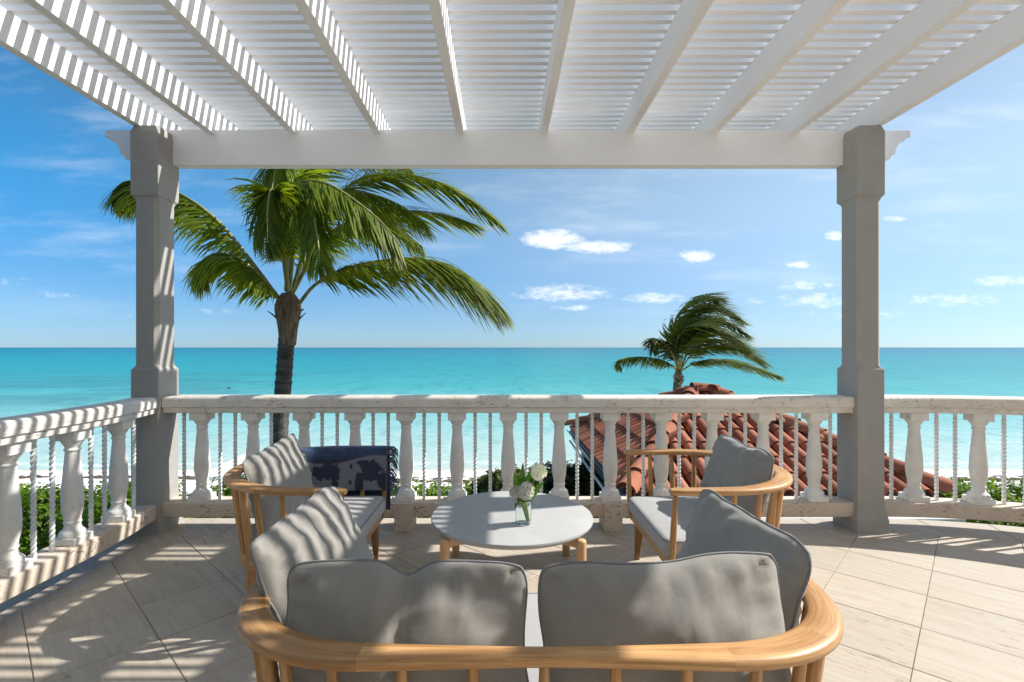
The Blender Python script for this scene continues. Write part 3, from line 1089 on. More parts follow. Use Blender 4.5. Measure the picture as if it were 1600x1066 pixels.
def sofa(name, label, cat, loc, rz, hw, front, back, ry, spind, spind_back, group=None, zr=.72, pieces=(.22, .40, .60, .78), wmid=.034, rise=.012, nexp=2.0):
    root = empty(name, loc, rz)
    tag(root, label, cat, group)
    path = rail_path(hw, front, back, nexp, ry)
    pts, at, L = resample(path, 0.03)
    n_ = len(pts)

    def rprof(t):
        # the rail is widest on the bends, rounded like an armrest
        bend = max(math.exp(-((t - .30) / .13) ** 2), math.exp(-((t - .70) / .13) ** 2))
        w_ = .029 + .019 * bend + (wmid - .030) * math.exp(-((t - .5) / .16) ** 2)
        endf = min(1, (min(t, 1 - t)) / .012)
        w_ *= .75 + .25 * endf
        th = .0175 * (.8 + .2 * endf)
        k = 16
        e = .55
        out = []
        for i in range(k):
            a = 2 * PI * i / k
            c_, s_ = math.cos(a), math.sin(a)
            out.append((w_ * math.copysign(abs(c_) ** e, c_), th * math.copysign(abs(s_) ** (e + .15), s_)))
        return out

    def zr_at(t):
        return zr + rise * (0.5 - 0.5 * math.cos(2 * PI * t))
    cuts = [0, *pieces, 1]
    for a, b in zip(cuts, cuts[1:]):
        ia, ib = round(a * (n_ - 1)), round(b * (n_ - 1))
        seg = MB()
        sub = [(pts[i][0], pts[i][1], zr_at(i / (n_ - 1))) for i in range(ia, ib + 1)]
        # rings with neighbours taken from the whole path, so that pieces meet flush
        rings = []
        for i in range(ia, ib + 1):
            p = Vector((*pts[i], zr_at(i / (n_ - 1))))
            t_ = Vector((*pts[min(i + 1, n_ - 1)], 0)) - Vector((*pts[max(i - 1, 0)], 0))
            t_.normalize()
            nr = Vector((t_.y, -t_.x, 0))
            rings.append([p + nr * q[0] + Vector((0, 0, q[1])) for q in rprof(i / (n_ - 1))])
        seg.loft(rings)
        link('rail_piece', seg.mesh('rail_piece', M['teak'], 55), root)
    # seat frame follows the rail, drawn in
    inn = .055
    fr_path, _, _ = resample(rail_path(hw - inn, front - .03, back + inn, nexp, ry - inn), .05)
    m2 = MB()
    m2.sweep(fr_path, rounded(.022, .27, .335, .01, 3))
    m2.box(front - .075, front - .03, -(hw - inn), hw - inn, .272, .333)
    link('seat_frame', m2.mesh('seat_frame', M['teak'], 40), root)
    # spindles, flared outward at the top
    for s_ in spind:
        p, t = at(s_ * L)
        nr = Vector((t.y, -t.x, 0))                 # outward (path runs -y front -> back -> +y front)
        inner = -nr * inn if (p + nr * .1).length > (p - nr * .1).length else nr * inn
        top = p + Vector((0, 0, zr_at(s_) - .012))
        bot = p + inner + Vector((0, 0, .30))
        m2 = MB()
        m2.tube([top.lerp(bot, k / 6) for k in range(7)], [.0125, .0140, .0155, .0165, .0165, .0155, .0140], 12)
        link('spindle', m2.mesh('spindle', M['teak'], 60), root)
    # back legs run from the rail to the floor, front legs under the frame
    for s_ in spind_back:
        p, t = at(s_ * L)
        nr = Vector((t.y, -t.x, 0))
        inner = -nr if (p + nr * .1).length > (p - nr * .1).length else nr
        top = p + Vector((0, 0, zr_at(s_) - .012))
        mid = p + inner * inn + Vector((0, 0, .30))
        bot = p + inner * .035 + Vector((0, 0, 0))
        m2 = MB()
        a_ = [top.lerp(mid, k / 5) for k in range(6)] + [mid.lerp(bot, k / 5) for k in range(1, 6)]
        m2.tube(a_, [.016, .018, .020, .022, .023, .023, .023, .021, .019, .017, .015], 12)
        link('leg', m2.mesh('leg', M['teak'], 60), root)
    for sy in (-1, 1):
        m2 = MB()
        top = Vector((front - .085, sy * (hw - .075), .275))
        bot = Vector((front - .075, sy * (hw - .050), 0))
        m2.loft([[top.lerp(bot, k) + Vector((cx_ * s2, cy_ * s2, 0)) for cx_, cy_ in ((.7, -1), (1, -.7), (1, .7), (.7, 1), (-.7, 1), (-1, .7), (-1, -.7), (-.7, -1))] for k, s2 in ((0, .027), (.3, .025), (1, .015))][::-1])
        link('leg', m2.mesh('leg', M['teak_dark'], 40), root)
    # seat cushion
    sw, sx0, sx1 = hw - .075, back + (.085 if nexp > 2.2 else .13), front + .0
    cush = MB()
    nu, nv = 26, 26
    rc = .09
    z0, z1 = .335, .445
    prof = []

    def plan(k, grow):
        # rounded rectangle, closed, 64 points
        out = []
        for cxn, cyn, a0 in ((sx1, sw, 0), (sx0, sw, 90), (sx0, -sw, 180), (sx1, -sw, 270)):
            rc_ = .05 if cxn == sx1 else .20
            cx_ = cxn - math.copysign(rc_, 1 if cxn == sx1 else -1)
            cy_ = cyn - math.copysign(rc_, cyn)
            for i in range(13):
                a = R(a0 + 90 * i / 12)
                out.append((cx_ + (rc_ + grow) * math.cos(a), cy_ + (rc_ + grow) * math.sin(a)))
        return out
    rings = []
    for g, z in ((-.03, z0), (-.008, z0 + .008), (0, z0 + .03), (.003, z0 + .06), (0, z1 - .022), (-.006, z1 - .010), (-.02, z1 - .002), (-.035, z1 + .001), (-.045, z1 + .003)):
        rings.append([(x, y, z + .003 * noise.noise(Vector((x * 9 + loc[0] * 7, y * 9, z * 20)))) for x, y in plan(0, g)])
    last = rings[-1]
    lx, ly = sum(q[0] for q in last) / len(last), 0.0
    for k_, dz_ in ((.85, .006), (.6, .011), (.3, .013), (.02, .014)):
        rings.append([(lx + (q[0] - lx) * k_, q[1] * k_, z1 + .003 + dz_ + .004 * noise.noise(Vector((q[0] * k_ * 6 + loc[0] * 7, q[1] * k_ * 6, 3)))) for q in last])
    cush.loft(rings)
    cu_ = link('seat_cushion', cush.mesh('seat_cushion', M['seat_fabric'], 60), root)
    pp = [(x, y, z1 - .010) for x, y in plan(0, -.003)]
    cp = MB()
    cp.tube(pp + [pp[0]], .0038, 6, False)
    link('piping', cp.mesh('piping', M['piping'], 60), cu_)
    return root


# chairs: arms at y = 2.52 and 3.48
ch_sp = [.012 + .072 * i for i in range(4)] + [.33, .40, .465, .535, .60, .67] + [.988 - .072 * i for i in range(4)]
sofa('lounge_chair', 'wooden lounge chair with empty arms, backed by the red tiled roof', 'chair', (1.28, 3.0, 0), PI, .475, .43, -.33, .45,
     ch_sp, [.285, .715], 'wooden lounge chairs facing each other')
sofa('lounge_chair', 'wooden lounge chair with a navy throw over its far arm', 'chair', (-1.22, 3.0, 0), 0, .475, .43, -.33, .45,
     ch_sp, [.285, .715], 'wooden lounge chairs facing each other')
ls_sp = [.012 + .042 * i for i in range(5)] + [.235, .29] + [.335 + .055 * i for i in range(7)] + [.71, .765] + [.988 - .042 * i for i in range(5)]
sofa('loveseat', 'wooden two-seat sofa with curved back rail, seen from behind', 'sofa', (.10, 1.60, 0), PI / 2, .835, .46, -.415, .45,
     ls_sp, [.262, .738], zr=.715, pieces=(.27, .36, .64, .73), wmid=.022, rise=0.0, nexp=2.5)


# ---- loose pillows
def pillow(label, centre, w_, h, th, face, up, seed, group, chop=0.0, roll=0.0, sag=0.0):
    """face: direction the front looks; up: rough up direction"""
    fdir = Vector(face).normalized()
    u_ = Vector(up)
    u_ = (u_ - fdir * u_.dot(fdir)).normalized()
    r_ = u_.cross(fdir).normalized()
    rot = Matrix((r_, -fdir, u_)).transposed()     # local x=right, y=away from face, z=up
    nu, nv = 40, 32
    rn = random.Random(seed)
    off = Vector((rn.uniform(0, 50), rn.uniform(0, 50), rn.uniform(0, 50)))
    fold = [(rn.choice((-1, 1)), rn.choice((-1, 1)), rn.uniform(.2, 1.3), rn.uniform(.5, 1.0)) for _ in range(9)]

    def edge(u, v):
        x = w_ / 2 * u * (1 - .05 * (1 - v * v) - .085 * abs(v) ** 7)
        z = h / 2 * v * (1 - .05 * (1 - u * u) - .09 * abs(u) ** 7)
        if chop:
            z -= chop * math.exp(-(u / .16) ** 2) * max(0, v) ** 2
        z -= sag * (1 - u * u) * max(0, v)
        x += .010 * noise.noise(off + Vector((u * 1.3, v * 2.1, 0)))
        z += .012 * noise.noise(off + Vector((u * 2.2, v * 1.2, 7)))
        y = .014 * noise.noise(off + Vector((u * 1.6, v * 1.6, 3)))
        return x, y, z

    def thick(u, v, side):
        b = (max(0, 1 - abs(u) ** 3.0) * max(0, 1 - abs(v) ** 2.3)) ** .58
        t_ = th / 2 * b * (1 - .20 * v)
        if chop:
            t_ *= 1 - .42 * math.exp(-(u / .13) ** 2) * min(1, max(0, (v + .35) / 1.2))
        q = Vector((u * 2.2, v * 2.2, side * 3))
        t_ += .011 * b * noise.noise(off + q * 1.1)
        rg_ = 1 - abs(noise.noise(off + Vector((u * 3.1 + v * 1.2, v * 2.0, side * 4 + 9)))) * 2
        t_ += .010 * b * max(0, rg_) ** 3
        rg_ = 1 - abs(noise.noise(off + Vector((u * 6.0 - v * 2.5, v * 3.2, side * 4 + 19)))) * 2
        t_ += .0045 * b * max(0, rg_) ** 4
        # pulled folds from the corners and along the seam
        edge_k = max(abs(u), abs(v))
        k = min(1, max(0, (edge_k - .45) / .35)) * min(1, max(0, (1 - edge_k) / .10))
        wv = noise.noise(off + Vector((u * 9.0, v * 2.4, side * 5))) if abs(v) > abs(u) else noise.noise(off + Vector((u * 2.4, v * 9.0, side * 5)))
        t_ += .017 * k * wv
        for (sx_, sy_, ang, am) in fold:
            du, dv = 1 - sx_ * u, 1 - sy_ * v
            rad = math.hypot(du, dv)
            a = math.atan2(dv, du)
            t_ -= .009 * am * math.exp(-((a - ang) / .15) ** 2) * max(0, 1 - rad / 1.0) * min(1, rad / .2) * b ** .3
        return max(t_, 0.0)
    verts, faces = [], []
    for side in (-1, 1):
        for j in range(nv + 1):
            for i in range(nu + 1):
                u = math.sin(PI / 2 * (2 * i / nu - 1)) * .6 + .4 * (2 * i / nu - 1)
                v = math.sin(PI / 2 * (2 * j / nv - 1)) * .6 + .4 * (2 * j / nv - 1)
                x, y, z = edge(u, v)
                verts.append((x, y + side * thick(u, v, side), z))
    m_ = (nu + 1) * (nv + 1)
    for j in range(nv):
        for i in range(nu):
            a = j * (nu + 1) + i
            faces.append((a, a + 1, a + nu + 2, a + nu + 1))
            faces.append((m_ + a, m_ + a + nu + 1, m_ + a + nu + 2, m_ + a + 1))
    mb_ = MB()
    mb_.add(verts, faces)
    o_ = link('pillow', mb_.mesh('pillow', M['fabric'], 85), None, centre)
    o_.rotation_euler = (rot @ Matrix.Rotation(roll, 3, 'Y')).to_euler()
    tag(o_, label, 'pillow', group)
    # piping round the seam
    loop = []
    for k in range(160):
        s_ = k / 40
        q = s_ % 1 * 2 - 1
        u, v = ((q, -1), (1, q), (-q, 1), (-1, -q))[int(s_)]
        loop.append(edge(u, v))
    mp = MB()
    mp.tube(loop + [loop[0], loop[1]], .0042, 6, False)
    link('piping', mp.mesh('piping', M['piping'], 60), o_)
    return o_


PG = 'loose grey pillows on the seats'
pillow('wide grey pillow with a dented top, left half of the sofa back', (-.263, 1.355, .625), .685, .48, .235, (0, -1, .16), (0, .1, 1), 3, PG, chop=.04)
pillow('wide grey pillow with smooth slanting top, right half of the sofa back', (.442, 1.355, .638), .685, .49, .235, (0, -1, .16), (0, .1, 1), 11, PG, roll=-.06, sag=.012)
pillow('grey pillow striped by the lattice light, leaning on the left sofa arm', (-.622, 1.74, .668), .62, .50, .17, (1, -.10, .42), (-.2, 0, 1), 21, PG, roll=0.0)
pillow('grey shaded pillow leaning on the right sofa arm', (.80, 1.74, .642), .62, .50, .17, (-1, -.14, .26), (.2, 0, 1), 31, PG)
pillow('grey striped pillow on the chair with the navy throw', (-1.33, 3.0, .655), .66, .45, .16, (1, -.05, .30), (-.2, 0, 1), 41, PG, roll=-.07)
pillow('grey pillow on the chair backed by red roof tiles', (1.395, 3.0, .665), .66, .45, .16, (-1, -.05, .30), (.2, 0, 1), 51, PG, roll=.03)

# ---- coffee table
table = empty('coffee_table', (.06, 3.15, 0))
tag(table, 'round low table with pale concrete top on wooden legs', 'table')
m_ = MB()
m_.lathe([(.44, .366), (.485, .368), (.499, .374), (.504, .382), (.505, .393), (.502, .399), (.496, .401)], 96)
link('tabletop', m_.mesh('tabletop', M['concrete'], 40), table)
for sx_ in (-1, 1):
    for sy_ in (-1, 1):
        m_ = MB()
        m_.lathe([(.020, 0), (.024, .004), (.027, .05), (.0285, .2), (.0285, .352), (.026, .362), (.020, .367)], 20)
        link('leg', m_.mesh('leg', M['beech'], 50), table, (sx_ * .385, sy_ * .335, 0))
for sg_, dz_ in ((1, 0), (-1, -.002)):
    m_ = MB()
    m_.sweep([(-.385, -sg_ * .335), (0, 0), (.385, sg_ * .335)], rounded(.016, .315 + dz_, .3645 + dz_, .006, 2))
    link('bearer', m_.mesh('bearer', M['beech'], 40), table)

# ---- vase with flowers
VX, VY, VZ = .125, 2.97, .4015
vase = empty('flower_vase', (VX, VY, VZ))
tag(vase, 'clear glass vase of white flowers standing on the round table', 'vase')
m_ = MB()
m_.lathe([(.0, .0), (.040, .0), (.044, .004), (.046, .02), (.047, .135), (.0475, .138), (.0465, .1395), (.0458, .137), (.0445, .021), (.041, .006), (.0, .005)], 40, cap=False)
link('glass', m_.mesh('glass', M['glass'], 50), vase)
rf = random.Random(5)


def flower_head(c, rad, seed):
    m1 = MB()
    r1 = random.Random(seed)
    for k in range(34):
        # florets on an upright egg
        a = k * 2.39996
        zz = 1 - 2 * (k + .5) / 34
        rr = math.sqrt(max(0, 1 - zz * zz))
        d = Vector((rr * math.cos(a), rr * math.sin(a), zz))
        p = c + Vector((d.x * rad, d.y * rad, d.z * rad * 1.05)) * r1.uniform(.45, .80)
        ax = d.orthogonal().normalized()
        bx = d.cross(ax)
        ph = r1.uniform(0, 2)
        L_ = r1.uniform(.030, .040) * (rad / .065)
        for q in range(6):
            an = ph + q * PI / 3
            dirv = ax * math.cos(an) + bx * math.sin(an)
            sd_ = d.cross(dirv)
            b0 = p
            m_a = p + dirv * L_ * .50 + d * L_ * .55
            tip = p + dirv * L_ * 1.05 + d * L_ * .50
            m1.add([b0 - sd_ * .002, b0 + sd_ * .002, m_a + sd_ * L_ * .24, tip, m_a - sd_ * L_ * .24], [(0, 1, 2, 4), (4, 2, 3)])
    return m1


h1 = Vector((.015, -.01, .195))
h2 = Vector((.092, .03, .300))
h3 = Vector((-.052, -.01, .190))
for k, (c, rad) in enumerate(((h1, .052), (h2, .046), (h3, .034))):
    mf = flower_head(c, rad, 60 + k)
    fh = link('flower_head', mf.mesh('flower_head', M['petal']), vase)
for k, (a, b, c) in enumerate((((.030, -.012, .016), (.012, -.012, .11), h1), ((.035, .008, .016), (.020, .012, .15), h2), ((.022, .0, .016), (-.008, -.008, .11), h3), ((.036, -.004, .018), (.0, .0, .12), (-.03, .01, .2)))):
    m_ = MB()
    m_.tube(spline([a, b, c], 10), .0052, 8)
    link('stem', m_.mesh('stem', M['stem'], 60), vase)
for k, (b, e, wd) in enumerate((((-.012, .0, .11), (-.062, .02, .315), .024), ((.0, .01, .13), (.045, .03, .345), .02), ((.0, .02, .13), (-.01, .03, .37), .018), ((.012, .012, .12), (.075, .04, .30), .022),
                                ((.03, .02, .13), (.12, .05, .25), .028), ((.0, .03, .12), (.02, .06, .29), .024), ((-.03, -.02, .13), (-.055, -.03, .11), .010))):
    m_ = MB()
    b, e = Vector(b), Vector(e)
    pts_ = spline([b, b.lerp(e, .5) + Vector((0, -.012, .01)), e + Vector((.008, -.01, -.01))], 10)
    vs, fs = [], []
    for i, p in enumerate(pts_):
        t_ = i / 10
        ww = wd * math.sin(PI * min(.999, (.12 + .88 * t_) ** .8)) ** .9 + .001
        vs += [p + Vector((-ww, .006 * t_, 0)), p + Vector((0, .010, 0)), p + Vector((ww, .006 * t_, 0))]
    for i in range(10):
        for q in (0, 1):
            fs.append((3 * i + q, 3 * i + q + 1, 3 * i + q + 4, 3 * i + q + 3))
    m_.add(vs, fs)
    link('leaf', m_.mesh('leaf', M['fleaf'], 60), vase)

# ---- navy throw over the far arm of the left chair
AY, AZ = 3.475, .725
TX0, TX1 = -1.37, -.795
th_root = empty('throw_blanket', (TX1, AY, 0))
tag(th_root, 'navy throw with grey markings and fringe, draped over a chair arm', 'blanket')
prof = [(-.062, .475), (-.060, .53), (-.056, .60), (-.050, .66), (-.046, .71), (-.043, .738), (-.034, .752), (-.016, .7575), (.004, .7585), (.022, .756), (.036, .748), (.043, .73), (.048, .68), (.054, .58), (.060, .48), (.064, .38), (.062, .30)]
nxn = 44
vs, fs, uvs = [], [], []
run = [0]
for a, b in zip(prof, prof[1:]):
    run.append(run[-1] + math.hypot(b[0] - a[0], b[1] - a[1]))
for layer in (0, 1):
    for i in range(nxn + 1):
        x = TX0 + (TX1 - TX0) * i / nxn
        bx_ = min(0.0, x + 1.10)
        ny_ = math.sqrt(max(.05, 1 - (bx_ / .475) ** 2))
        nx_ = bx_ / .475
        cy_ = .475 * ny_ - .475
        for j, (yy, zz) in enumerate(prof):
            wv = .006 * noise.noise(Vector((x * 7, run[j] * 4, 2))) * min(1, abs(j - 8) / 4)
            sg = -1 if j < 8 else 1
            ed = .010 * noise.noise(Vector((x * 5, 0, 9))) if j == 0 else 0
            k = .007 if layer == 0 else 0
            nz_ = k if 5 < j < 11 else 0
            oy_ = yy + wv + sg * k * (0 if 6 < j < 10 else 1)
            vs.append((x - TX1 + nx_ * oy_, cy_ + ny_ * oy_, zz + nz_ + ed + .004 * noise.noise(Vector((x * 4, 1, 1)))))
npf = len(prof)
base_n = (nxn + 1) * npf
for layer in (0, 1):
    for i in range(nxn):
        for j in range(npf - 1):
            a = layer * base_n + i * npf + j
            f_ = (a, a + npf, a + npf + 1, a + 1)
            uu = [((TX1 - TX0) * q / nxn, run[jj]) for q, jj in ((i, j), (i + 1, j), (i + 1, j + 1), (i, j + 1))]
            fs.append(f_ if layer else f_[::-1])
            uvs.append(uu if layer else uu[::-1])


def strip(idx):
    for a, b in zip(idx, idx[1:]):
        fs.append((a, b, b + base_n, a + base_n))
        uvs.append([(0, .3)] * 4)


strip([i * npf for i in range(nxn + 1)])
strip([i * npf + npf - 1 for i in range(nxn + 1)])
strip([j for j in range(npf)])
strip([nxn * npf + j for j in range(npf)])
m_ = MB()
m_.add(vs, fs, uvs)
link('cloth', m_.mesh('cloth', M['throw'], 60), th_root)
m_ = MB()
rf = random.Random(9)
for j in range(130):
    q = rf.uniform(0, .80)
    s_ = q * run[-1]
    k = max(i for i in range(npf) if run[i] <= s_ or i == 0)
    k = min(k, npf - 2)
    f_ = (s_ - run[k]) / (run[k + 1] - run[k])
    y = prof[k][0] + (prof[k + 1][0] - prof[k][0]) * f_
    z = prof[k][1] + (prof[k + 1][1] - prof[k][1]) * f_
    out_ = rf.uniform(.03, .075)
    dr = rf.uniform(.03, .09)
    p0 = Vector((-.004, y, z))
    m_.tube([p0, p0 + Vector((out_ * .6, rf.uniform(-.012, .012), .004 - dr * .1)), p0 + Vector((out_, rf.uniform(-.02, .02), -dr * .6)), p0 + Vector((out_ * .95, rf.uniform(-.02, .02), -dr))], [.0022, .0022, .002, .001], 4)
fr = link('fringe', m_.mesh('fringe', M['fringe'], 60), th_root)
fr['kind'] = 'stuff'

# ================================================================== PAVILION BELOW
PX0, PX1, PY0, PY1, PE = 1.50, 5.35, 6.0, 11.0, -.28
AX, APY, APZ = 3.42, 8.5, .68
RL = .18                                               # half ridge
pav = empty('pavilion', (AX, APY, ground_z(AX, APY)))
tag(pav, 'garden pavilion with hipped terracotta tile roof below the terrace', 'pavilion')
pz = ground_z(AX, APY)


def ploc(v):
    return Vector(v) - Vector((AX, APY, pz))


A_, B_, C_, D_ = Vector((PX0, PY0, PE)), Vector((PX1, PY0, PE)), Vector((PX1, PY1, PE)), Vector((PX0, PY1, PE))
E_, G_ = Vector((AX, APY - RL, APZ)), Vector((AX, APY + RL, APZ))
RA, RB = Vector((AX - RL, APY, APZ)), Vector((AX + RL, APY, APZ))
m_ = MB()
dn = Vector((0, 0, .07))
tops = [A_, B_, C_, D_, RA, RB]
m_.add([ploc(p - dn) for p in tops], [(0, 1, 5, 4), (1, 2, 5), (2, 3, 4, 5), (3, 0, 4), (3, 2, 1, 0)])
roof = link('roof', m_.mesh('roof', M['roofbed']), pav)


def barrel(length, r0, r1, seg=8, th=.014, arc_deg=176):
    m1 = MB()
    rings = []
    for y, r in ((0, r0), (length, r1)):
        a0 = R(90 - arc_deg / 2)
        ou = [(r * math.cos(a0 + R(arc_deg) * i / seg), y, r * math.sin(a0 + R(arc_deg) * i / seg)) for i in range(seg + 1)]
        inn = [((r - th) * math.cos(a0 + R(arc_deg) * i / seg), y, (r - th) * math.sin(a0 + R(arc_deg) * i / seg)) for i in range(seg, -1, -1)]
        rings.append(ou + inn)
    m1.loft(rings)
    return m1


TILE = barrel(.43, .082, .068).mesh('tile', M['tile'], 50)      # runs up slope from y=0
PAN = barrel(.43, .092, .085).mesh('pan_tile', M['tile'], 50)
CAP = barrel(.46, .135, .115, 10).mesh('hip_cap', M['tile'], 50)
rt = random.Random(12)


def slope_tiles(e0, e1, t0, t1, pitch=.205, expo=.36):
    """tiles on a slope with eave e0-e1 and top edge t0-t1"""
    along = (e1 - e0)
    L = along.length
    along.normalize()
    nrm = along.cross((t0 - e0)).normalized()
    if nrm.z < 0:
        nrm = -nrm
    upv = nrm.cross(along).normalized()
    if upv.z < 0:
        upv = -upv
    Hs = (t0 - e0).dot(upv)
    s0, s1 = (t0 - e0).dot(along), (t1 - e0).dot(along)
    x_ax = upv.cross(nrm).normalized()
    rot = Matrix((x_ax, upv, nrm)).transposed()
    nc = int(L / pitch)
    padx = (L - nc * pitch) / 2
    for ci in range(nc + 1):
        s_ = padx + ci * pitch
        for ri in range(int(Hs / expo) + 1):
            h = ri * expo - .04
            hc = max(h, 0) + .12
            lo = s0 * hc / Hs
            hi = L - (L - s1) * hc / Hs
            if s_ < lo - .02 or s_ > hi + .02 or h > Hs - .12:
                continue
            q = link('tile', TILE, roof, ploc(e0 + along * s_ + upv * h + nrm * (-.018 + rt.uniform(-.003, .003))))
            e = (rot @ Matrix.Rotation(rt.uniform(-.02, .02), 3, 'Z') @ Matrix.Rotation(R(-2.8), 3, 'X')).to_euler()
            q.rotation_euler = e


slope_tiles(A_, B_, RA, RB)
slope_tiles(D_, A_, RA, RA)
slope_tiles(B_, C_, RB, RB)


def cap_run(p, q, expo=.37, over=.05):
    d = (q - p)
    L = d.length
    d.normalize()
    x_ax = d.cross(Vector((0, 0, 1))).normalized()
    nrm = x_ax.cross(d).normalized()
    rot = Matrix((x_ax, d, nrm)).transposed()
    k = 0
    while k * expo < L - .22:
        o_ = link('hip_cap', CAP, roof, ploc(p + d * (k * expo - over) + Vector((0, 0, .015))))
        o_.rotation_euler = (rot @ Matrix.Rotation(R(-3), 3, 'X')).to_euler()
        k += 1


cap_run(A_, RA)
cap_run(B_, RB)
cap_run(C_, RB)
cap_run(D_, RA)
cap_run(RA + Vector((-.02, 0, .03)), RB + Vector((.12, 0, .03)), .52, 0)
# fascia, gutters, posts, beam, floor
m_ = MB()
m_.box(PX0 + .05, PX1 + .10, PY0 - .14, PY0 - .02, PE - .20, PE - .075)
fa = MB()
fa.v = [tuple(ploc(q)) for q in m_.v]
fa.f, fa.uv = m_.f, m_.uv
link('front_fascia', fa.mesh('front_fascia', M['fascia']), pav, None, .01)
m_ = MB()
m_.box(PX0 + .1, PX1 - .1, PY0 - .35, PY0 - .145, PE - .30, PE - .21)
fa = MB()
fa.v = [tuple(ploc(q)) for q in m_.v]
fa.f, fa.uv = m_.f, m_.uv
link('front_ledge', fa.mesh('front_ledge', M['fascia']), pav, None, .01)
m_ = MB()
gp = [(.055 * math.cos(R(180 + 180 * i / 8)), .06 * math.sin(R(180 + 180 * i / 8))) for i in range(9)]
gp = gp + [(a * .88, b * .88 + .003) for a, b in gp[::-1]]
m_.loft([[ploc((PX0 - .035 + a, y, PE - .075 + b)) for a, b in gp] for y in (PY0 - .05, PY1 + .05)])
link('gutter', m_.mesh('gutter', M['gutter'], 60), pav)
m_ = MB()
m_.box(PX0 + .03, PX0 + .12, PY0 + .02, PY1 - .02, PE - .30, PE - .08)
fa = MB()
fa.v = [tuple(ploc(q)) for q in m_.v]
fa.f, fa.uv = m_.f, m_.uv
link('side_fascia', fa.mesh('side_fascia', M['gutter']), pav, None, .008)
m_ = MB()
m_.tube([ploc((PX0 - .02, PY0 + .02, PE - .34)), ploc((PX0 - .03, (PY0 + PY1) / 2, PE - .33)), ploc((PX0 - .02, PY1 - .05, PE - .32))], .022, 8)
link('downpipe', m_.mesh('downpipe', M['white'], 60), pav)
for xx in (PX0 + .35, PX1 - .35):
    for yy in (PY0 + .35, PY1 - .45):
        m_ = MB()
        m_.box(-.16, .16, -.16, .16, ground_z(xx, yy) - .1 - pz, PE - .15 - pz)
        q = ploc((xx, yy, pz))
        link('post', m_.mesh('post', M['pavpost']), pav, q, .01)
m_ = MB()
m_.box(PX0 + .2 - AX, PX1 - .2 - AX, PY0 + .2 - APY, PY1 - .2 - APY, -.25, .12)
link('plinth', m_.mesh('plinth', M['slab']), pav, None, .01)


# ================================================================== PALMS
def frond_mesh(ctrl, leafL, n, wind, droop, width, rseed, r0=.03, start=.16, hang=.6):
    rn = random.Random(rseed)
    pts = spline(ctrl, 40)
    N = len(pts) - 1
    mbr = MB()
    mbr.tube(pts, [r0 * (1 - .9 * i / N) + .003 for i in range(N + 1)], 6)
    ml = MB()
    for i in range(n):
        t = start + (1 - start) * (i + rn.uniform(-.3, .3)) / n
        t = min(max(t, start), .995)
        k = min(int(t * N), N - 1)
        p = pts[k].lerp(pts[k + 1], t * N - k)
        T = (pts[min(k + 1, N)] - pts[max(k - 1, 0)]).normalized()
        U = Vector((0, 0, 1)) - T * T.z
        if U.length < .25:
            U = U + Vector((-.3, -.4, 0))
            U = U - T * U.dot(T)
        U.normalize()
        S = T.cross(U).normalized()
        tt = (t - start) / (1 - start)
        pr = (math.sin(PI * (.10 + .80 * tt)) ** .7) * (1 - .25 * tt)
        for sd_ in (-1, 1):
            if rn.random() < .04:
                continue
            L = leafL * pr * rn.uniform(.82, 1.1)
            d = (T * (.42 + .55 * tt) + S * sd_ * (.85 - .35 * tt) * (1 - .45 * hang) + U * (.18 - .95 * hang + rn.uniform(-.25, .25))).normalized()
            d = (d + Vector((rn.uniform(-.1, .1), rn.uniform(-.1, .1), rn.uniform(-.1, .1)))).normalized()
            q = p.copy()
            ws = []
            segs = 4
            for sgi in range(segs + 1):
                f_ = sgi / segs
                wd = width * (0.55, 1.0, .85, .55, .06)[sgi]
                side = d.cross(U + S * sd_ * .3)
                if side.length < .1:
                    side = d.cross(S)
                side.normalize()
                ws.append((q - side * wd, q + side * wd))
                q = q + d * (L / segs)
                d = (d + (Vector(wind) + Vector((0, 0, -droop))) * (.24 + .24 * f_) * rn.uniform(.6, 1.35)).normalized()
            v_ = [x for pr_ in ws for x in pr_]
            f__ = [(2 * a, 2 * a + 1, 2 * a + 3, 2 * a + 2) for a in range(segs)]
            uv_ = [((a / segs, 0), (a / segs, 1), ((a + 1) / segs, 1), ((a + 1) / segs, 0)) for a in range(segs)]
            tipk = max(0.0, tt - .55) * .9
            uv_ = [tuple((min(1, u_ * .75 + tipk * .6), v2) for u_, v2 in f4) for f4 in uv_]
            ml.add(v_, f__, uv_)
    return mbr, ml


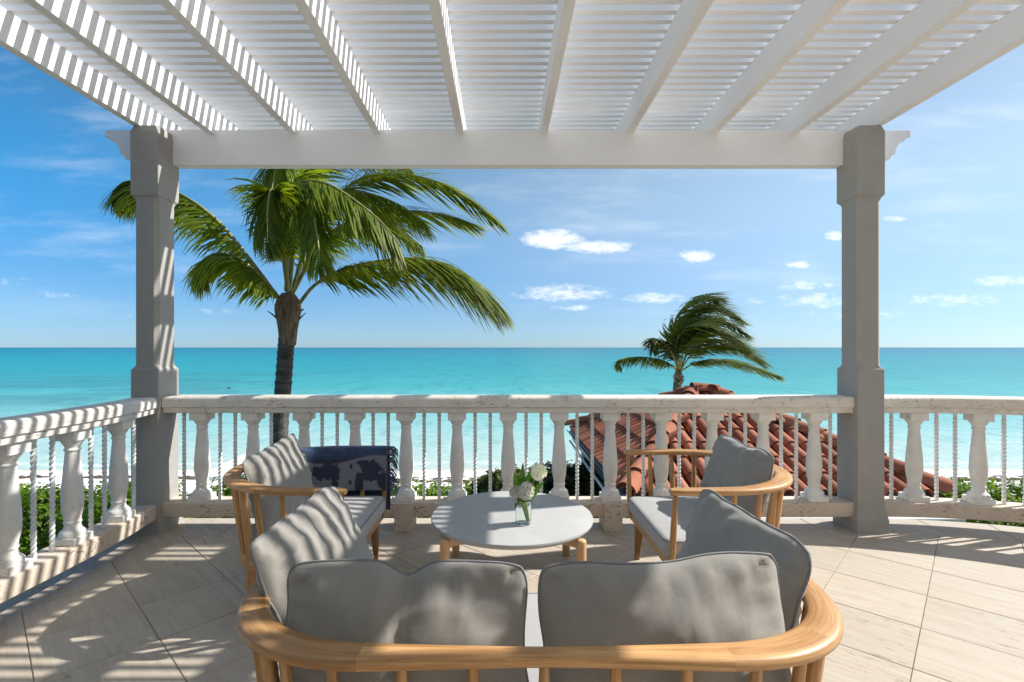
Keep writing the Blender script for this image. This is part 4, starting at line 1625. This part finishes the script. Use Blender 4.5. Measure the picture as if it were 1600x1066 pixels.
def palm(name, label, crown, base, trunk_r, fronds, mat, leafL, n, width, scale, wind, trunk_ctrl, droop, group, hang=.6, boot=1.0):
    root = empty(name, base)
    tag(root, label, 'palm tree', group)
    b = Vector(base)
    tp = spline([q - b for q in trunk_ctrl], 90)
    m1 = MB()
    rings = []
    rad = []
    for i, p in enumerate(tp):
        t = i / 90
        r = trunk_r * (1.35 - .35 * min(1, t * 5)) * (1.0 - .12 * t)
        r *= 1 + .06 * ((i % 3) == 0) + .05 * noise.noise(Vector((i * .4, 2, 5)))
        rad.append(r)
    m1.tube(tp, rad, 18)
    link('trunk', m1.mesh('trunk', M['trunk'], 80), root)
    c = Vector(crown) - b
    # fibrous boot under the crown, with old leaf bases
    m1 = MB()
    top = tp[-1]
    bt = trunk_r * boot
    prof = [(1.0, -.74), (1.12, -.62), (1.25, -.45), (1.45, -.28), (1.68, -.10), (1.62, .0), (1.3, .10), (.8, .2)]
    rings = []
    for r, z in prof:
        rings.append([c + Vector((math.cos(2 * PI * k / 18) * bt * r * (1 + .14 * noise.noise(Vector((k * 1.9, z * 7, 3)))), math.sin(2 * PI * k / 18) * bt * r, (z + .075) * scale)) for k in range(18)])
    m1.loft(rings)
    link('boot', m1.mesh('boot', M['boot'], 50), root)
    rq = random.Random(len(fronds))
    for k in range(8):
        a = k * 2.4 + .4
        z = rq.uniform(-.30, .08) * scale
        d = Vector((math.cos(a), math.sin(a), rq.uniform(.5, 1.6))).normalized()
        p0 = c + Vector((math.cos(a) * bt * 1.35, math.sin(a) * bt * 1.35, z))
        L = rq.uniform(.10, .24) * scale
        m1 = MB()
        sdv = d.cross(Vector((0, 0, 1))).normalized()
        ring = []
        for f_, wd, tk in ((0, .10, .03), (.4, .075, .02), (.8, .05, .012), (1, .02, .006)):
            q = p0 + d * L * f_ + Vector((0, 0, -.10 * f_ * f_ * L))
            wd *= scale
            ring.append([q - sdv * wd, q + Vector((0, 0, tk)), q + sdv * wd, q - Vector((0, 0, tk))])
        m1.loft(ring)
        link('leaf_base', m1.mesh('leaf_base', M['boot'], 60), root)
    for k, (ctrl, fl) in enumerate(fronds):
        c_ = [Vector(q) - b for q in ctrl]
        fl = fl or {}
        mr, ml = frond_mesh(c_, leafL * fl.get('L', 1), int(n * fl.get('n', 1)), fl.get('wind', wind), fl.get('droop', droop), width, 100 + k, r0=.035 * scale, start=fl.get('start', .16), hang=fl.get('hang', hang))
        fo = link('frond', ml.mesh('frond', mat), root)
        link('rib', mr.mesh('rib', M['rachis'], 60), fo)
    return root


D1 = 9.0


def pf(*pts):
    return [px(x, y, D1 + dd) for x, y, dd in pts]


FR = [
    (pf((462, 482, 0), (494, 444, -.1), (549, 417, -.2), (633, 404, -.3), (690, 412, -.35), (738, 438, -.4), (780, 475, -.4)), dict(L=1.3, n=1.6, start=.2, hang=.5, wind=(.55, 0, 0), droop=1.0)),
    (pf((455, 460, .1), (488, 360, .2), (549, 288, .3), (610, 272, .4), (676, 282, .5), (730, 309, .5), (776, 346, .5)), dict(L=1.0, n=1.2, hang=.35, wind=(.8, 0, 0), droop=.6)),
    (pf((455, 462, .1), (505, 375, .4), (560, 342, .6), (620, 330, .8), (690, 335, .9), (740, 350, .9)), dict(L=.9, n=1.1, hang=.4, wind=(.8, 0, 0), droop=.6)),
    (pf((450, 455, -.1), (444, 360, -.4), (462, 292, -.7), (507, 286, -1.0), (561, 318, -1.2), (598, 350, -1.3), (626, 384, -1.4)), dict(L=.95, n=1.1)),
    (pf((447, 455, 0), (450, 380, -.1), (452, 310, -.2), (445, 255, -.4), (434, 250, -.8), (424, 300, -1.2)), dict(L=.95, n=1.1, wind=(.25, 0, 0), droop=1.0)),
    (pf((450, 455, .1), (455, 370, .3), (470, 270, .5), (510, 225, .7), (580, 230, .8), (640, 262, .8)), dict(L=.95)),
    (pf((452, 452, 0), (462, 370, -.4), (474, 312, -.8), (486, 320, -1.2), (496, 372, -1.5), (500, 412, -1.6)), dict(L=.75, n=.9)),
    (pf((440, 474, 0), (405, 425, -.1), (345, 350, -.2), (290, 308, -.2), (235, 286, -.3), (196, 284, -.3), (176, 300, -.3)), dict(L=.85, n=1.2, wind=(.18, 0, 0), droop=1.25, start=.12, hang=.95)),
    (pf((444, 478, 0), (422, 448, -.3), (385, 412, -.6), (350, 396, -.8), (322, 402, -.9), (306, 424, -.95)), dict(L=.80, n=1.0, wind=(.25, 0, 0), droop=1.1, start=.12, hang=.9)),
    (pf((455, 462, .2), (480, 400, .8), (540, 350, 1.5), (610, 350, 2.0), (660, 385, 2.2)), dict(L=.85)),
    (pf((450, 458, .2), (440, 380, .6), (436, 300, 1.0), (450, 245, 1.3), (490, 235, 1.5)), dict(L=.9, wind=(.4, 0, 0))),
    (pf((453, 455, .0), (462, 380, .2), (500, 310, .3), (560, 300, .3), (620, 318, .3), (668, 352, .3)), dict(L=.9)),
    (pf((449, 455, -.1), (444, 390, -.5), (434, 320, -.9), (424, 296, -1.2), (418, 330, -1.5), (418, 380, -1.6)), dict(L=.8, wind=(.35, 0, 0), droop=1.0)),
]
cr = px(450, 482, D1)
palm('coconut_palm', 'large coconut palm with windswept fronds behind the left balustrade', cr, px(430, 900, D1) * 1.0, .150, FR, M['palm'], 1.27, 150, .021, 1.0, (.45, 0, 0),
     [px(430, 900, D1), px(430, 800, D1), px(436, 690, D1), px(442, 610, D1), px(447, 540, D1), px(450, 490, D1)], .85, 'coconut palms between terrace and beach', .7, .9)
D1 = 16.0
FR2 = [
    (pf((1060, 578, 0), (1049, 530, -.2), (1062, 488, -.3), (1092, 466, -.3), (1124, 466, -.3)), dict(L=1.0)),
    (pf((1060, 578, 0), (1052, 525, .2), (1075, 490, .3), (1115, 478, .3), (1160, 500, .3)), dict(L=1.0)),
    (pf((1061, 578, 0), (1062, 530, -.4), (1090, 502, -.6), (1130, 500, -.7), (1168, 522, -.7)), dict(L=1.0)),
    (pf((1062, 578, 0), (1072, 540, -.5), (1102, 518, -.9), (1140, 524, -1.1), (1168, 545, -1.1)), dict(L=1.0)),
    (pf((1063, 579, 0), (1084, 552, -.3), (1120, 540, -.4), (1160, 545, -.5), (1196, 566, -.5)), dict(L=.95)),
    (pf((1064, 580, 0), (1090, 566, .2), (1130, 562, .3), (1175, 572, .3), (1218, 588, .3)), dict(L=.85, n=1.2)),
    (pf((1058, 580, 0), (1048, 570, -.2), (1030, 562, -.3), (1000, 558, -.4), (970, 562, -.4), (966, 572, -.4)), dict(L=.50, wind=(.2, 0, 0), droop=1.3)),
    (pf((1058, 578, 0), (1052, 556, -.3), (1042, 540, -.5), (1028, 532, -.6), (1020, 545, -.7)), dict(L=.60, wind=(.3, 0, 0), droop=1.1)),
    (pf((1061, 578, 0), (1058, 520, .4), (1085, 482, .7), (1125, 480, .8), (1158, 498, .8)), dict(L=1.0)),
    (pf((1062, 578, 0), (1080, 545, .5), (1110, 530, .9), (1150, 540, 1.1), (1185, 558, 1.1)), dict(L=1.0)),
    (pf((1061, 578, 0), (1056, 540, -.5), (1072, 512, -.9), (1105, 508, -1.2), (1140, 528, -1.3)), dict(L=1.0)),
]
cr2 = px(1060, 588, D1)
palm('coconut_palm', 'smaller dark palm bent by the wind, rising beyond the red tiled roof', cr2, px(1053, 740, D1), .125, FR2, M['palm2'], 1.3, 100, .026, .8, (1.2, 0, 0),
     [px(1053, 745, D1), px(1053, 690, D1), px(1055, 640, D1), px(1058, 600, D1), px(1060, 590, D1)], .45, 'coconut palms between terrace and beach', .40, .62)


# ================================================================== SHRUBS
def leafy(ells, count, size, seed, flat=.5):
    """round leaves spread through lumpy mounds; ells: (centre, (rx, ry, rz))"""
    rn = random.Random(seed)
    m1 = MB()
    vol = [e[1][0] * e[1][1] + e[1][0] * e[1][2] for e in ells]
    tot = sum(vol)
    for e, vl in zip(ells, vol):
        c = Vector(e[0])
        for _ in range(int(count * vl / tot)):
            d = Vector((rn.gauss(0, 1), rn.gauss(0, 1), rn.gauss(0, 1))).normalized()
            if d.z < -.35:
                d.z = -d.z
            nz_ = noise.noise(c * .37 + d * 2.6) * .30 + noise.noise(c + d * 6.5) * .16
            rad = rn.uniform(.72, 1.03) + nz_
            p = c + Vector((d.x * e[1][0], d.y * e[1][1], d.z * e[1][2])) * rad
            nn = (d + Vector((rn.gauss(0, .5), rn.gauss(0, .5), rn.gauss(.5, .5)))).normalized()
            a = nn.orthogonal().normalized()
            b_ = nn.cross(a)
            an = rn.uniform(0, 6.3)
            a, b_ = a * math.cos(an) + b_ * math.sin(an), b_ * math.cos(an) - a * math.sin(an)
            L = size * rn.uniform(.6, 1.2)
            W = L * rn.uniform(.55, .75)
            m1.add([p - a * L * .5, p - a * L * .1 + b_ * W * .5 + nn * L * .1, p + a * L * .5, p - a * L * .1 - b_ * W * .5 + nn * L * .1], [(0, 1, 2), (0, 2, 3)])
    return m1


def shrub(name, label, cat, base, ells, count, size, mat, seed, group=None):
    b = Vector(base)
    root = empty(name, base)
    tag(root, label, cat, group)
    m1 = leafy([(Vector(c) - b, r) for c, r in ells], count, size, seed)
    link('foliage', m1.mesh('foliage', mat), root)
    m1 = MB()
    rn = random.Random(seed)
    for c, r in ells:
        f_ = Vector(c) - b
        gz = ground_z(c[0], c[1]) - b.z - .05
        for _ in range(3):
            m1.tube([(f_.x + rn.uniform(-.1, .1), f_.y + rn.uniform(-.1, .1), gz), (f_.x + rn.uniform(-.5, .5) * r[0], f_.y + rn.uniform(-.5, .5) * r[1], f_.z + r[2] * .5)], [.03, .012], 5)
    st_ = link('stems', m1.mesh('stems', M['twig'], 60), root)
    st_['kind'] = 'stuff'
    return root


def mound(x, y, top, rx, ry=None, rz=None):
    g = ground_z(x, y)
    rz = rz or (top - g)
    return ((x, y, top - rz), (rx, ry or rx, rz))


rg = random.Random(77)
els = []
for k in range(46):
    y = rg.uniform(4.8, 12.6)
    x = rg.uniform(-13.5, -3.6)
    if x > -3.9 and y < 6:
        continue
    top = -1.42 - .050 * max(0, y - 7) + rg.uniform(-.14, .12)
    els.append(mound(x, y, top, rg.uniform(.75, 1.15), None, .85))
shrub('sea_grape_hedge', 'bright green sea grape hedge filling the ground outside the left balustrade', 'hedge', (-8, 8.5, ground_z(-8, 8.5)), els, 70000, .125, M['hedge'], 1)
els = []
for k in range(18):
    x = -3.6 + k * .30 + rg.uniform(-.15, .15)
    y = rg.uniform(9.4, 11.4)
    top = CAM_H - (rg.uniform(752, 768) - 543) / F * y
    els.append(mound(x, y, top, rg.uniform(.55, .85), None, .8))
shrub('low_hedge', 'sunny low hedge seen between balusters left of the round table', 'hedge', (-1.5, 10.5, ground_z(-1.5, 10.5)), els, 26000, .105, M['hedge'], 2)
p = px(795, 735, 9.5)
shrub('sea_grape_shrub', 'dark rounded shrub showing just behind the vase of flowers', 'shrub', (p.x, p.y, ground_z(p.x, p.y)),
      [mound(p.x, p.y, p.z, .55, .5, .75), mound(p.x - .35, p.y + .2, p.z - .15, .4, .4, .6)], 6000, .12, M['shrub_mid'], 3)
p = px(862, 728, 9.0)
shrub('sea_grape_shrub', 'tall dark shrub against the pavilion gutter, right of the vase', 'shrub', (p.x, p.y, ground_z(p.x, p.y)),
      [mound(p.x, p.y, p.z, .65, .6, .9), mound(p.x + .6, p.y + .3, p.z - .03, .6, .5, .9), mound(p.x + 1.1, p.y - .6, p.z - .25, .5, .5, .8)], 11000, .12, M['shrub_dark'], 4)
els = []
for k in range(10):
    y = rg.uniform(10.5, 12.5)
    x = 7.4 + k * .52 + rg.uniform(-.2, .2)
    els.append(mound(x, y, CAM_H - (rg.uniform(748, 762) - 543) / F * y, rg.uniform(.6, .9), None, .7))
shrub('dune_hedge', 'dark green dune hedge beyond the curved balustrade, by the sand', 'hedge', (9.5, 11.5, ground_z(9.5, 11.5)), els, 20000, .11, M['hedge'], 5)
els = []
for k in range(12):
    a = R(84 - k * 5.5)
    x = ARC_C[0] + 4.4 * math.cos(a)
    y = ARC_C[1] + 4.4 * math.sin(a)
    els.append(mound(x, y, -.55 + rg.uniform(-.12, .1), .65, .65, .8))
shrub('garden_shrubs', 'green shrubs glimpsed under the bottom rail of the curved balustrade', 'shrubs', (5.6, 4.4, ground_z(5.6, 4.4)), els, 16000, .11, M['hedge'], 6)

# ---- line of dry seaweed along the beach
m1 = MB()
rw = random.Random(3)
for k in range(2600):
    x = rw.uniform(-26, 30)
    ln = 18.55 + .35 * math.sin(x * .33) + .25 * noise.noise(Vector((x * .5, 0, 0)))
    y = ln + rw.gauss(0, .13) + (rw.random() < .25) * rw.uniform(.25, .7)
    if noise.noise(Vector((x * .8, 4, 0))) < -.22:
        continue
    z = ground_z(x, y)
    L, a = rw.uniform(.08, .28), rw.gauss(0, .5)
    dx, dy = math.cos(a) * L, math.sin(a) * L
    hgt = rw.uniform(.01, .05)
    m1.add([(x - dx, y - dy, z), (x - dy * .3, y + dx * .3, z + .004), (x + dx, y + dy, z), (x + dy * .3, y - dx * .3, z + .004), (x, y, z + hgt)], [(0, 3, 4), (3, 2, 4), (2, 1, 4), (1, 0, 4)])
o = link('seaweed_line', m1.mesh('seaweed_line', M['weed']))
tag(o, 'line of dry brown seaweed washed up along the sand', 'seaweed', kind='stuff')

# ---- white beach canopy
cb = px(366, 733, 15.5)
gz = ground_z(cb.x, cb.y)
can = empty('beach_canopy', (cb.x + .35, cb.y, gz))
tag(can, 'white beach canopy with peaked top on the sand, half hidden by a chair pillow', 'canopy')
hh = cb.z - gz
hw = .95
m1 = MB()
m1.add([(-hw, -hw, hh), (hw, -hw, hh), (hw, hw, hh), (-hw, hw, hh), (0, 0, hh + .50), (-hw, -hw, hh - .02), (hw, -hw, hh - .02), (hw, hw, hh - .02), (-hw, hw, hh - .02)],
       [(0, 1, 4), (1, 2, 4), (2, 3, 4), (3, 0, 4), (5, 6, 1, 0), (6, 7, 2, 1), (7, 8, 3, 2), (8, 5, 0, 3)])
link('canvas', m1.mesh('canvas', M['white']), can)
m1 = MB()
for sx_, sy_ in ((0, 1), (0, -1)):
    m1.box(-hw - .03, hw + .03, sy_ * hw - .03, sy_ * hw + .03, hh - .09, hh - .025)
for sx_ in (-1, 1):
    m1.box(sx_ * hw - .028, sx_ * hw + .028, -hw + .035, hw - .035, hh - .088, hh - .027)
link('frame', m1.mesh('frame', M['white']), can)
for sx_ in (-1, 1):
    for sy_ in (-1, 1):
        m1 = MB()
        m1.box(-.035, .035, -.035, .035, -.1, hh - .092)
        link('post', m1.mesh('post', M['white']), can, (sx_ * (hw - .05), sy_ * (hw - .05), 0))

# ---- buoy
bp = px(358, 607, 66.0)
m1 = MB()
m1.lathe([(.02, -.3), (.16, -.2), (.24, 0), (.20, .10), (.08, .17), (.01, .19)], 14)
o = link('buoy', m1.mesh('buoy', M['buoy'], 50), None, (bp.x, bp.y, -4.0))
tag(o, 'small dark buoy floating on the sea beside the column', 'buoy')
